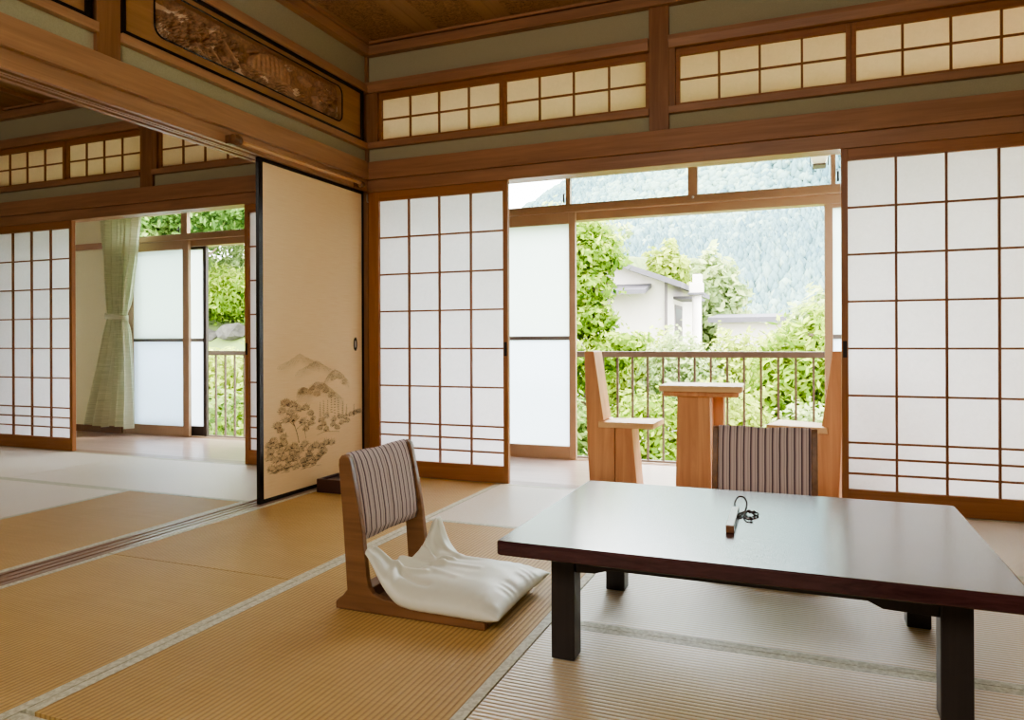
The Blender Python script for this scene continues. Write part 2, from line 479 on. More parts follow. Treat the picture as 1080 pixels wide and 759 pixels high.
# crown rails
def crown(x0, x1):
    m = MB(); m.box(x0, x1, -0.03, 0.02, 2.59, 2.648); m.box(x0, x1, -0.042, 0.02, 2.653, 2.67); return m
struct('trim_6', crown(0.0, 3.75), M['trim'], bevel=0.003)
struct('trim_7', crown(-3.9, -0.135), M['trim'], bevel=0.003)
m = MB(); m.box(-0.02, 0.03, -5.6, -0.03, 2.59, 2.648); m.box(-0.02, 0.042, -5.6, -0.042, 2.653, 2.67)
struct('trim_8', m, M['trim_y'], bevel=0.003)
m = MB(); m.box(-0.165, -0.115, -5.6, -0.03, 2.59, 2.67)
struct('trim_9', m, M['trim_y'], bevel=0.003)

# posts
def post(name, x0, x1, y0, y1, z0, z1, mat=None):
    return struct(name, MB().box(x0, x1, y0, y1, z0, z1), mat or M['trim_z'], bevel=0.002)
CORNER_POST = post('post_corner', -0.12, 0.0, 0.0, 0.105, -0.05, 2.60)
post('post_hanging', 1.757, 1.862, -0.002, 0.09, 1.93, 2.592, M['trim_z'])
post('post_right', 3.62, 3.75, 0.0, 0.105, -0.05, 2.60)
post('post_side', -1.916, -1.797, -0.002, 0.09, 1.93, 2.592)
post('post_far', -3.75, -3.62, 0.0, 0.105, -0.05, 2.60)
post('post_partition', -0.12, 0.0, -1.873, -1.768, 1.93, 2.592)

# lintel with head track and the long wall rail, screen wall
def lintel(x0, x1):
    k = MB(); k.box(x0, x1, -0.004, 0.10, 1.748, 1.822)
    return k
struct('trim_10', lintel(0.0, 3.75), M['trim'], bevel=0.002)
struct('trim_11', lintel(-3.9, -0.12), M['trim'], bevel=0.002)
def nageshi(x0, x1):
    return MB().prism([(-0.026, 1.822), (0.02, 1.822), (0.02, 1.932), (-0.020, 1.932)], 'x', x0, x1)
struct('trim_12', nageshi(-0.0, 3.75), M['trim'], bevel=0.002)
struct('trim_13', nageshi(-3.9, -0.145), M['trim'], bevel=0.002)
# partition lintel (grooved underside) and rail
k = MB(); k.box(-0.137, 0.0, -5.6, -0.004, 1.772, 1.822)
for a, b_ in ((-0.137, -0.110), (-0.088, -0.070), (-0.0, -0.022), (-0.048, -0.062)):
    k.box(min(a, b_), max(a, b_), -5.6, -0.004, 1.756, 1.772)
struct('trim_14', k, M['trim_y'])
def nag_y(xa, xb, xt):
    return MB().prism([(xa, 1.822), (xb, 1.822), (xt, 1.932), (xa, 1.932)], 'y', -5.6, -0.02)
struct('trim_15', MB().prism([(-0.02, 1.822), (0.026, 1.822), (0.020, 1.932), (-0.02, 1.932)], 'y', -5.6, -0.026), M['trim_y'], bevel=0.002)
struct('trim_16', MB().prism([(-0.163, 1.822), (-0.115, 1.822), (-0.115, 1.932), (-0.158, 1.932)], 'y', -5.6, -0.026), M['trim_y'], bevel=0.002)
# transom rails
def rails(tag_, x0, x1, n):
    a = MB(); a.box(x0, x1, -0.012, 0.09, 2.018, 2.055)
    b_ = MB(); b_.prism([(-0.014, 2.362), (0.09, 2.362), (0.09, 2.425), (-0.026, 2.425), (-0.026, 2.40)], 'x', x0, x1)
    struct('trim_%d' % n, a, M['trim'], bevel=0.002); struct('trim_%d' % (n + 1), b_, M['trim'], bevel=0.002)
rails('a', 0.0, 1.757, 17); rails('b', 1.862, 3.62, 19); rails('c', -1.797, -0.12, 21); rails('d', -3.62, -1.916, 23)
def railsy(y0, y1, n):
    struct('trim_%d' % n, MB().box(-0.13, 0.012, y0, y1, 2.014, 2.052), M['trim_y'], bevel=0.002)
    struct('trim_%d' % (n + 1), MB().box(-0.13, 0.014, y0, y1, 2.362, 2.412), M['trim_y'], bevel=0.002)
railsy(-1.768, 0.0, 25); railsy(-3.62, -1.873, 27)

# ------------------------------------------------------------------ tatami mats
def mat(x0, x1, y0, y1, axis, label, ends=True):
    t = thing('tatami_mat', label, 'floor mat', ((x0 + x1) / 2, (y0 + y1) / 2, -0.052), 'tatami mats')
    g = 0.002
    if axis == 'x':
        MB().box(x0 + g, x1 - g, y0 + 0.030, y1 - 0.030, -0.052, 0.0).build('rush_surface', M['tat_x'], t)
        for a, b_ in ((y0 + g, y0 + 0.0305), (y1 - 0.0305, y1 - g)):
            MB().box(x0 + g, x1 - g, a, b_, -0.052, 0.0008).build('cloth_border', M['border'], t)
    else:
        MB().box(x0 + 0.030, x1 - 0.030, y0 + g, y1 - g, -0.052, 0.0).build('rush_surface', M['tat_y'], t)
        for a, b_ in ((x0 + g, x0 + 0.0305), (x1 - 0.0305, x1 - g)):
            MB().box(a, b_, y0 + g, y1 - g, -0.052, 0.0008).build('cloth_border', M['border'], t)
    return t
mat(0.0, 0.90, -1.835, -0.004, 'y', 'golden tatami mat beside the painted sliding door, under the small lacquer box')
mat(0.0, 0.90, -3.68, -1.835, 'y', 'golden tatami mat in the lower left foreground, right of the floor track')
mat(0.90, 2.735, -0.92, -0.004, 'x', 'sunlit tatami mat in front of the open screens, under the far floor chair')
mat(0.90, 1.835, -2.78, -0.92, 'y', 'tatami mat under the floor chair with the cushion')
mat(1.835, 3.67, -1.863, -0.92, 'x', 'silvery tatami mat under the back legs of the low table')
mat(1.835, 3.67, -2.79, -1.863, 'x', 'silvery tatami mat under the front legs of the low table')
mat(0.90, 2.735, -3.71, -2.79, 'x', 'tatami mat whose grey border cuts the bottom left corner')
mat(2.735, 3.67, -0.92, -0.004, 'x', 'tatami mat in the far right corner below the paper screen')
mat(-1.975, -0.142, -0.924, -0.004, 'x', 'bright tatami mat in the side room before the veranda opening')
mat(-3.81, -1.975, -0.924, -0.004, 'x', 'tatami mat along the paper screen of the side room')
mat(-0.98, -0.142, -2.765, -0.924, 'y', 'golden tatami mat in the side room along the floor track')
mat(-2.82, -0.98, -1.845, -0.924, 'x', 'pale tatami mat in the middle of the side room')
mat(-2.82, -0.98, -2.765, -1.845, 'x', 'tatami mat at the near left edge of the side room')

# ------------------------------------------------------------------ paper screens
def shoji(x0, x1, label, pull=None, ls=0.030):
    """floor-length lattice screen: four columns, six tall rows and three short ones"""
    yF, yB = 0.004, 0.036
    zt, zb = 1.7475, 0.0
    t = thing('shoji_screen', label, 'paper screen', ((x0 + x1) / 2, 0.02, 0.0), 'full-height paper screens')
    st = 0.030
    for a, b_ in ((x0, x0 + ls), (x1 - st, x1)):
        s = MB().box(a, b_, yF, yB, zb, zt).build('stile', M['frame_z'], t, bevel=0.002)
        if pull is not None and abs((a + b_) / 2 - pull) < 0.02:
            MB().box((a + b_) / 2 - 0.009, (a + b_) / 2 + 0.009, yF - 0.0015, yF + 0.003, 0.735, 0.815).build('finger_pull', M['iron'], s)
    MB().box(x0 + ls, x1 - st, yF + 0.001, yB, 1.690, zt).build('top_rail', M['frame_x'], t, bevel=0.0015)
    MB().box(x0 + ls, x1 - st, yF + 0.001, yB, zb, 0.096).build('bottom_board', M['frame_x'], t, bevel=0.0015)
    l = MB(); a, b_ = x0 + ls, x1 - st; w_ = (b_ - a) / 4
    for k in range(1, 4): l.box(a + w_ * k - 0.0055, a + w_ * k + 0.0055, yF + 0.006, yF + 0.021, 0.096, 1.690)
    zs = [1.690 - 0.2280 * k for k in range(1, 7)]
    z6 = zs[-1]; zs += [z6 - 0.0748, z6 - 0.1496]
    for z in zs: l.box(a, b_, yF + 0.007, yF + 0.021, z - 0.005, z + 0.005)
    l.build('lattice', M['lattice'], t)
    MB().box(a, b_, yF + 0.0215, yF + 0.0225, 0.096, 1.690).build('paper', M['paper'], t)
    return t
shoji(0.002, 0.937, 'paper screen between the painted sliding door and the open veranda', 0.922, 0.073)
shoji(2.690, 3.585, 'paper screen at the right edge of the picture, beside the low table', 2.705)
shoji(-3.55, -2.625, 'paper screen at the left edge of the side room, beside the curtain')
shoji(-0.975, -0.125, 'narrowly seen paper screen behind the painted sliding door', -0.96)

def ramma_shoji(x0, x1, label, ext=0.0):
    """small lattice screen above the lintel; x0..x1 is the paper"""
    t = thing('transom_screen', label, 'paper screen', ((x0 + x1) / 2, 0.03, 2.056), 'small paper screens above the lintel')
    y0, y1 = 0.018, 0.042
    f = MB(); f.box(x0 - 0.022, x0, y0, y1, 2.056, 2.361); f.box(x1, x1 + 0.022, y0, y1, 2.056, 2.361)
    f.box(x0, x1, y0, y1, 2.056, 2.074); f.box(x0, x1, y0, y1, 2.322, 2.361)
    f.build('frame', M['frame_x'], t, bevel=0.0015)
    l = MB(); w_ = (x1 - x0) / 4
    for k in range(1, 4): l.box(x0 + w_ * k - 0.0055, x0 + w_ * k + 0.0055, y0 + 0.004, y0 + 0.015, 2.074, 2.322)
    l.box(x0, x1, y0 + 0.005, y0 + 0.015, 2.193, 2.203)
    l.build('lattice', M['lattice'], t)
    MB().box(x0, x1, y0 + 0.0155, y0 + 0.0165, 2.074, 2.322).build('paper', M['paper_up'], t)
for a, b_, lab in ((0.093, 0.882, 'small paper transom screen nearest the room corner'), (0.927, 1.735, 'small paper transom screen left of the hanging post'),
                   (1.917, 2.715, 'small paper transom screen just right of the hanging post'), (2.760, 3.56, 'small paper transom screen cut by the right picture edge'),
                   (-1.735, -0.935, 'side room transom screen partly hidden by the partition lintel'), (-0.89, -0.16, 'side room transom screen wholly behind the partition corner'),
                   (-2.675, -1.938, 'side room transom screen left of its hanging post'), (-3.55, -2.742, 'side room transom screen at the left picture edge')):
    ramma_shoji(a, b_, lab)
# short end bars closing the transom openings
e = MB()
for a, b_ in ((0.0, 0.071), (3.584, 3.62), (-0.138, -0.12), (-3.62, -3.573), (1.862, 1.895), (-1.797, -1.757)): e.box(a, b_, 0.0, 0.05, 2.055, 2.362)
struct('trim_29', e, M['trim_z'])

# ------------------------------------------------------------------ painted sliding door
def Hmap(h, cx, cy):
    d = h[6] * cx + h[7] * cy + 1
    return (h[0] * cx + h[1] * cy + h[2]) / d, (h[3] * cx + h[4] * cy + h[5]) / d
HP = [0.00201373, -8.55781e-06, -0.969109, -0.000338541, -0.00112578, 0.870548, -0.000408721, 2.19598e-06]

def fusuma():
    t = thing('painted_sliding_door', 'tan sliding door with black lacquer edge and ink landscape, half closing the partition', 'sliding door', (-0.04, -0.48, 0.0))
    xf, xb = -0.030, -0.0475
    y0, y1, z0, z1 = -0.948, -0.004, 0.0015, 1.7555
    f = MB()
    f.box(xb, xf + 0.003, y0, y0 + 0.030, z0, z1); f.box(xb, xf + 0.003, y1 - 0.022, y1, z0, z1)
    f.box(xb, xf + 0.003, y0 + 0.03, y1 - 0.022, z0, z0 + 0.020); f.box(xb, xf + 0.003, y0 + 0.03, y1 - 0.022, z1 - 0.020, z1)
    f.build('lacquer_frame', M['lacquer'], t, bevel=0.0015)
    p = MB().box(xb + 0.002, xf, y0 + 0.03, y1 - 0.022, z0 + 0.02, z1 - 0.02).build('paper_panel', M['fusuma'], t)
    pull = MB()
    pull.lathe([(0.022, 0.0), (0.024, 0.004), (0.019, 0.005), (0.016, 0.001)], (0, 0, 0), 24, 'x')
    pull.v = [(x + xf, y * 0.75 - 0.099, z * 1.75 + 0.806) for x, y, z in pull.v]
    o = pull.build('finger_pull', M['iron'], t, smooth=True)
    q = MB(); q.lathe([(0.012, 0.0), (0.012, 0.0015)], (0, 0, 0), 20, 'x'); q.v = [(x + xf + 0.0012, y * 0.8 - 0.099, z * 1.9 + 0.806) for x, y, z in q.v]
    q.build('pull_dish', M['steel'], o)
    # ink landscape: thin brush dabs on the paper
    r = random.Random(3)
    ink = MB(); al = []
    X = [xf + 0.0004]
    def poly(pts, a):
        ink.add([(X[0], y, z) for y, z in pts], [tuple(range(len(pts)))]); al.append(a); X[0] += 0.0000012
    def dab(y, z, L, W, ang, a):
        c_, s_ = math.cos(ang), math.sin(ang)
        pts = []
        for k in range(7):
            th = 2 * PI * k / 7
            u, v = math.cos(th) * L / 2, math.sin(th) * W / 2
            pts.append((y + u * c_ - v * s_, z + u * s_ + v * c_))
        poly(pts, a)
    K = 0.0022                                        # metres per pattern unit, roughly
    def clump(cx, cy, rad, a=0.5, n=16):
        y, z = Hmap(HP, cx, cy); R = rad * K
        for k in range(3): dab(y + r.uniform(-.2, .2) * R, z + r.uniform(-.1, .15) * R, R * r.uniform(1.3, 1.9), R * r.uniform(.7, 1.1), r.uniform(-.3, .3), a * 0.14)
        for k in range(n):
            th = PI * (0.02 + 0.96 * k / (n - 1)) + r.uniform(-.1, .1)
            rr = R * r.uniform(0.55, 0.95)
            dab(y + rr * math.cos(th), z + rr * 0.7 * math.sin(th) - R * .1, R * r.uniform(.35, .6), R * .085, th + r.uniform(-.4, .4), a * r.uniform(.45, .9))
        for k in range(5):
            dab(y + r.uniform(-.7, .7) * R, z - R * r.uniform(.05, .3), R * .5, R * .09, r.uniform(-.4, .4), a)
    def line(pts, wdt, a):
        P = [Hmap(HP, *p) for p in pts]
        for i in range(len(P) - 1):
            (ya, za), (yb, zb) = P[i], P[i + 1]
            L = math.hypot(yb - ya, zb - za); n = max(1, int(L / (wdt * 2)))
            for k in range(n):
                f_ = (k + .5) / n
                dab(ya + (yb - ya) * f_, za + (zb - za) * f_, wdt * 3.4, wdt * r.uniform(.7, 1.3), math.atan2(zb - za, yb - ya) + r.uniform(-.15, .15), a)
    def mountain(pts, depth, a):
        P = [Hmap(HP, *p) for p in pts]
        Q = []
        for i in range(len(P) - 1):
            for k in range(6):
                f_ = k / 6; Q.append((P[i][0] * (1 - f_) + P[i + 1][0] * f_, P[i][1] * (1 - f_) + P[i + 1][1] * f_ + r.uniform(-.002, .002)))
        Q.append(P[-1])
        for s in range(7):                              # wash fading downwards
            d0, d1 = depth * s / 7, depth * (s + 1) / 7
            for i in range(len(Q) - 1):
                poly([(Q[i][0], Q[i][1] - d0), (Q[i + 1][0], Q[i + 1][1] - d0), (Q[i + 1][0], Q[i + 1][1] - d1), (Q[i][0], Q[i][1] - d1)], a * (1 - s / 7) * min(1, (i + 2) / 6, (len(Q) - i) / 6))
        for i in range(0, len(Q) - 1):
            y, z = Q[i]; dab(y, z - r.uniform(0, depth * .6), r.uniform(.012, .03), .003, r.uniform(-1.1, -.4) if i > len(Q) / 2 else r.uniform(.4, 1.1), a * .8)
    mountain([(95, 152), (150, 125), (195, 95), (240, 120), (285, 142)], 0.06, 0.16)
    mountain([(175, 178), (230, 150), (270, 125), (310, 150), (350, 172)], 0.06, 0.17)
    mountain([(300, 222), (325, 185), (350, 165), (385, 185), (415, 222)], 0.06, 0.24)
    mountain([(178, 275), (205, 245), (235, 252), (265, 220), (300, 225), (340, 255), (392, 298)], 0.09, 0.25)
    for cx, cy in ((215, 262), (250, 250), (285, 245), (310, 262), (335, 280), (270, 275), (345, 205), (370, 200), (390, 225), (200, 265)): clump(cx, cy, 17, 0.22, 9)
    for cx, cy, h in ((285, 355, 34), (300, 345, 34), (318, 352, 40), (335, 330, 50), (350, 342, 60), (365, 348, 46), (385, 352, 34), (402, 356, 28), (435, 356, 30)):
        y, z = Hmap(HP, cx, cy)
        for k in range(9):
            f_ = k / 8; dab(y + r.uniform(-.002, .002), z + (h * K) * (f_ - .3), .010 + .016 * (1 - f_), .006, r.uniform(-.3, .3), 0.4)
    for cx, cy in ((290, 392), (312, 375), (345, 388), (372, 376), (395, 378), (342, 412), (380, 402), (420, 366), (440, 358), (283, 425), (312, 432), (360, 425), (405, 395), (300, 410), (455, 352)): clump(cx, cy, 16, 0.46, 11)
    line([(270, 458), (310, 440), (370, 442)], .004, .3)
    for cx, cy, R in ((130, 320, 21), (115, 352, 19), (165, 325, 20), (188, 345, 18), (220, 338, 19), (242, 362, 17), (92, 418, 19), (130, 395, 20), (168, 385, 22), (210, 398, 20), (245, 405, 18), (222, 430, 15), (122, 468, 17), (150, 360, 18), (108, 440, 15), (252, 385, 13)): clump(cx, cy, R, 0.52, 15)
    line([(160, 395), (172, 420), (180, 445), (186, 470), (190, 492)], .006, .65)
    line([(172, 418), (150, 400)], .004, .5); line([(178, 432), (205, 410)], .004, .5); line([(218, 400), (216, 440), (221, 472)], .004, .5)
    for cx, cy in ((60, 508), (75, 488), (100, 508), (122, 498), (145, 518), (170, 508), (195, 528), (215, 500), (240, 520), (265, 505), (290, 510), (312, 492), (335, 490), (60, 560), (90, 570), (120, 560), (150, 570), (180, 560), (210, 575), (240, 560), (270, 560), (70, 608), (100, 605), (140, 598), (180, 598), (220, 588), (255, 578), (300, 530), (110, 535), (160, 540), (235, 545), (60, 535), (285, 545)): clump(cx, cy, 19, 0.46, 13)
    for k in range(40):
        f_ = r.random(); cx, cy = 55 + 225 * f_, 632 - 45 * f_ + r.uniform(-14, 8)
        y, z = Hmap(HP, cx, cy); dab(y, z, r.uniform(.02, .06), .005, r.uniform(-.1, .1), .26)
    ink.build('ink_painting', M['ink'], p, normals=False, attr=al)
    return t
fusuma()
hk = MB(); hk.box(0.001, 0.007, -0.016, -0.008, 1.69, 1.735); hk.lathe([(0.003, 0), (0.003, 0.01)], (0.003, -0.012, 1.686), 8, 'x')
hk.build('hook', M['steel'], CORNER_POST)

# ------------------------------------------------------------------ carved transom panels
HC = [0.00151755, -4.85855e-06, -1.61863, -0.00025498, -0.000845502, 2.24806, -0.00030867, -1.13942e-06]
def carved(label):
    t = thing('carved_transom_panel', label, 'carved panel', (-0.03, -0.906, 2.052), 'carved panels above the partition')
    y0, y1, z0, z1 = -1.768, -0.045, 2.052, 2.362
    f = MB(); xb, xf = -0.075, 0.004
    f.box(xb, xf, y0, y0 + 0.022, z0, z1); f.box(xb, xf, y1 - 0.024, y1, z0, z1)
    f.box(xb, xf, y0 + 0.022, y1 - 0.024, z0, z0 + 0.018); f.box(xb, xf, y0 + 0.022, y1 - 0.024, z1 - 0.018, z1)
    f.build('lacquer_frame', M['lacquer'], t, bevel=0.002)
    # board with a rounded opening
    oy0, oy1, oz0, oz1 = y0 + 0.022, y1 - 0.024, z0 + 0.018, z1 - 0.018
    iy0, iy1, iz0, iz1, R = -1.602, -0.262, 2.112, 2.318, 0.045
    inner, outer = [], []
    for (cy, cz, a0, oy, oz) in ((iy1 - R, iz1 - R, 0, oy1, oz1), (iy0 + R, iz1 - R, 90, oy0, oz1), (iy0 + R, iz0 + R, 180, oy0, oz0), (iy1 - R, iz0 + R, 270, oy1, oz0)):
        for k in range(7):
            a = math.radians(a0 + 15 * k); inner.append((cy + R * math.cos(a), cz + R * math.sin(a)))
            ca, sa = math.cos(a), math.sin(a)
            e_ = [(oy, cz), (oy, cz), (oy, oz), (oy, oz), (oy, oz), (cy, oz), (cy, oz)]
            if a0 in (90, 270): e_ = [(cy, oz), (cy, oz), (oy, oz), (oy, oz), (oy, oz), (oy, cz), (oy, cz)]
            outer.append(e_[k])
    n = len(inner); xs, xk = -0.006, -0.04
    vs = [(xs, *p) for p in inner] + [(xs, *p) for p in outer] + [(xk, *p) for p in inner] + [(xk, *p) for p in outer]
    fs = []
    for i in range(n):
        j = (i + 1) % n
        fs += [(i, j, n + j, n + i), (2 * n + j, 2 * n + i, 3 * n + i, 3 * n + j), (j, i, 2 * n + i, 2 * n + j)]
    b_ = MB().add(vs, fs)
    bo = b_.build('board', M['panelwood'], t, normals=False)
    bm = bmesh.new(); bm.from_mesh(bo.data); bmesh.ops.remove_doubles(bm, verts=bm.verts[:], dist=1e-5)
    bmesh.ops.dissolve_degenerate(bm, dist=1e-5, edges=bm.edges[:]); bmesh.ops.recalc_face_normals(bm, faces=bm.faces[:]); bm.to_mesh(bo.data); bm.free()
    # thin dark bead round the opening
    ring = [( -0.004, p[0], p[1]) for p in inner]; ring.append(ring[0])
    MB().tube(ring, 0.004, 6, cap=False).build('bead', M['lacquer'], t, smooth=True)
    # relief
    r = random.Random(11)
    NY, NZ = 380, 76
    Y = np.linspace(iy0 - .002, iy1 + .002, NY); Z = np.linspace(iz0 - .002, iz1 + .002, NZ)
    YY, ZZ = np.meshgrid(Y, Z, indexing='ij')
    Hh = np.full(YY.shape, -0.046)
    for i in range(NY):
        for j in range(NZ): Hh[i, j] += 0.006 * mnoise.noise(Vector((Y[i] * 22, Z[j] * 22, 3)))
    def blob(cy, cz, R, hgt, lob=9, asp=1.0):
        global_d = np.sqrt(((YY - cy) / R) ** 2 + ((ZZ - cz) / (R * asp)) ** 2)
        th = np.arctan2(ZZ - cz, YY - cy); ph = r.uniform(0, 6)
        d = global_d / (0.82 + 0.18 * np.cos(lob * th + ph))
        hh = np.where(d < 1, -0.044 + 1.7 * hgt * np.sqrt(np.clip(1 - d * d, 0, 1)) * (0.7 + 0.3 * np.cos(lob * th + ph)) + 0.004 * np.cos(global_d * 14), -1)
        np.maximum(Hh, hh, out=Hh)
    pines = [(60, 90, .05), (110, 85, .045), (190, 90, .06), (100, 170, .05), (180, 200, .05), (270, 140, .055), (260, 240, .045), (380, 190, .045), (330, 212, .04), (430, 222, .035), (400, 320, .05), (300, 280, .04), (230, 165, .04), (150, 130, .045), (350, 165, .04), (60, 150, .03), (340, 180, .05), (500, 380, .035), (560, 400, .03), (860, 440, .045), (900, 480, .05), (850, 520, .045), (910, 560, .04), (870, 580, .035), (600, 430, .03), (660, 480, .03), (700, 500, .028), (440, 270, .035)]
    for cx, cy, R in pines:
        py_, pz_ = Hmap(HC, cx, cy); blob(py_, pz_, R * 0.85, .024)
        for k in range(6): blob(py_ + r.uniform(-R, R) * .9, pz_ + r.uniform(-R, R) * .6, R * r.uniform(.25, .42), .026, 5)
    def ridge(p, q, wd, hgt):
        a = np.array(Hmap(HC, *p)); b2 = np.array(Hmap(HC, *q)); d = b2 - a; L2 = d @ d
        tt = np.clip(((YY - a[0]) * d[0] + (ZZ - a[1]) * d[1]) / L2, 0, 1)
        dd = np.sqrt((YY - a[0] - tt * d[0]) ** 2 + (ZZ - a[1] - tt * d[1]) ** 2)
        np.maximum(Hh, np.where(dd < wd, -0.044 + 1.75 * hgt * np.sqrt(np.clip(1 - (dd / wd) ** 2, 0, 1)), -1), out=Hh)
    for p, q in (((300, 230), (370, 340)), ((370, 200), (470, 370)), ((230, 230), (290, 290)), ((830, 480), (850, 560)), ((760, 380), (800, 420))): ridge(p, q, .010, .022)
    # arched bridge with rail posts, and rippled water below it
    cy_, cz_ = Hmap(HC, 610, 340)
    d = np.sqrt(((YY - cy_) / .15) ** 2 + ((ZZ - cz_ + .02) / .085) ** 2)
    arch = np.where((d < 1) & (ZZ > cz_ - .045), -0.012 + 0.010 * np.sqrt(np.clip(1 - d, 0, 1)) + 0.0016 * np.cos(YY * 190), -1)
    np.maximum(Hh, arch, out=Hh)
    for k in range(15):
        f_ = k / 14; ridge((515 + 190 * f_, 245 + 95 * f_ * f_ + 8 * f_), (512 + 190 * f_, 255 + 95 * f_ * f_ + 8 * f_), .004, .022)
    wat = (YY > Hmap(HC, 480, 400)[0]) & (YY < Hmap(HC, 800, 500)[0]) & (ZZ < 2.19)
    Hh = np.where(wat, np.maximum(Hh, -0.026 + 0.007 * np.sin(ZZ * 420 + 6 * np.sin(YY * 36))), Hh)
    pale = np.zeros(Hh.shape, bool)  # mask of the lit patches that get the paler colour
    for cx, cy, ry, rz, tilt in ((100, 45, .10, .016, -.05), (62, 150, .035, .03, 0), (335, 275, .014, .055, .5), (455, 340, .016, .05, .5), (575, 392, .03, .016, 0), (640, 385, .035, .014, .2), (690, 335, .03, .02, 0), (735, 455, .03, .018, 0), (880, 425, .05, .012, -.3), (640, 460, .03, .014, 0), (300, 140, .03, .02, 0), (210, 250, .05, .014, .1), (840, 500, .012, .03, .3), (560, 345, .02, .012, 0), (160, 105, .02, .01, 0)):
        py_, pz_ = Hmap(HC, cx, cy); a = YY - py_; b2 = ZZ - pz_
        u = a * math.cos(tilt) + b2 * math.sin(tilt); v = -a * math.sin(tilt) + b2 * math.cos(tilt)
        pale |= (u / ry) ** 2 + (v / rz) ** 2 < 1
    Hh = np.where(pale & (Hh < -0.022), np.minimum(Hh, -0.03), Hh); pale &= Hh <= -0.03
    rel = MB(); ok = np.zeros(Hh.shape, bool)
    for i in range(NY):
        for j in range(NZ):
            dy = max(iy0 + R - Y[i], Y[i] - (iy1 - R), 0); dz = max(iz0 + R - Z[j], Z[j] - (iz1 - R), 0)
            ok[i, j] = math.hypot(dy, dz) < R + .006
    rel.v = [(float(Hh[i, j]), float(Y[i]), float(Z[j])) for i in range(NY) for j in range(NZ)]
    for i in range(NY - 1):
        for j in range(NZ - 1):
            if ok[i, j] and ok[i + 1, j + 1] and ok[i + 1, j] and ok[i, j + 1]:
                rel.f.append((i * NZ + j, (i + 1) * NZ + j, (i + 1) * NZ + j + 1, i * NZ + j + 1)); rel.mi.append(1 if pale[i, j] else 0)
    rel.build('relief_carving', [M['carve'], M['carve_lit']], t, normals=False, smooth=True)
    return t
cp = carved('carved wooden transom panel of pines and a bridge, over the painted sliding door')
c2 = copy_tree(cp); c2.location.y -= 1.853
c2['label'] = 'carved transom panel in the upper left corner, mostly outside the picture'

# ------------------------------------------------------------------ bamboo rail on the partition lintel
t = thing('hanging_rail', 'bamboo hanging rail along the partition lintel above the painted door', 'rail', (0.05, -0.68, 1.77))
pts = [(0.050, -1.20 + 1.07 * k / 10, 1.766 + 0.008 * k / 10) for k in range(11)]
MB().tube(pts, 0.0105, 12).build('pole', M['bamboo'], t, smooth=True)
for y in (-1.19, -0.14):
    b_ = MB(); b_.box(0.0, 0.022, y - 0.016, y + 0.016, 1.752, 1.792)
    big = 1.5 if y < -1 else 1.0
    b_.lathe([(0.004, -0.02 * big), (0.016 * big, -0.016 * big), (0.019 * big, 0), (0.016 * big, 0.016 * big), (0.004, 0.02 * big)], (0.048, y, 1.768), 14, 'y')
    b_.build('bracket', M['trim_dark'], t, smooth=False, bevel=0.001)

# ------------------------------------------------------------------ small lacquer box by the sliding door
t = thing('lacquer_box', 'low dark red lacquer box on the mat against the painted sliding door', 'box', (0.19, -0.49, 0.0))
x0, x1, y0, y1, h = 0.05, 0.35, -0.59, -0.39, 0.074
b_ = MB(); b_.box(x0, x1, y0, y0 + .012, 0.0009, h); b_.box(x0, x1, y1 - .012, y1, 0.0009, h); b_.box(x0, x0 + .012, y0 + .012, y1 - .012, 0.0009, h); b_.box(x1 - .012, x1, y0 + .012, y1 - .012, 0.0009, h)
b_.build('sides', M['traywood'], t, bevel=0.002)
MB().box(x0 + .012, x1 - .012, y0 + .012, y1 - .012, 0.0009, h - 0.014).build('inner_lid', M['traywood'], t)

# ------------------------------------------------------------------ low table
def low_table():
    x0, x1, y0, y1, z1 = 1.803, 2.938, -2.212, -1.360, 0.322
    t = thing('low_table', 'low dark lacquered wooden table on the tatami in the right foreground', 'table', ((x0 + x1) / 2, (y0 + y1) / 2, 0.0))
    o = MB()
    R, n = 0.014, 6
    prof = []
    for (cx, cy, a0) in ((x1 - R, y1 - R, 0), (x0 + R, y1 - R, 90), (x0 + R, y0 + R, 180), (x1 - R, y0 + R, 270)):
        for k in range(n): a = math.radians(a0 + 90 * k / (n - 1)); prof.append((cx + R * math.cos(a), cy + R * math.sin(a)))
    o.prism(prof, 'z', 0.2855, z1)
    o.build('tabletop', M['tabletop'], t, bevel=0.006, seg=4)
    lx, ly = (1.911, 2.790), (-2.100, -1.540)
    for x in lx:
        for y in ly:
            MB().box(x, x + 0.062, y, y + 0.062, 0.0012, 0.2855).build('leg', M['tableleg'], t, bevel=0.003)
    for y in (-2.090, -1.512):
        a = MB(); xa, xb = lx[0] + .062, lx[1]
        a.prism([(xa, 0.2855), (xa, 0.226), (xa + .05, 0.228), (xa + .09, 0.240), (xb - .14, 0.240), (xb - .11, 0.226), (xb, 0.222), (xb, 0.2855)], 'y', y, y + 0.024)
        a.build('apron', M['tableleg'], t, bevel=0.002)
    for x in (1.924, 2.815):
        MB().box(x, x + 0.024, ly[0] + .062, ly[1], 0.238, 0.2855).build('apron', M['tableleg'], t, bevel=0.002)
low_table()

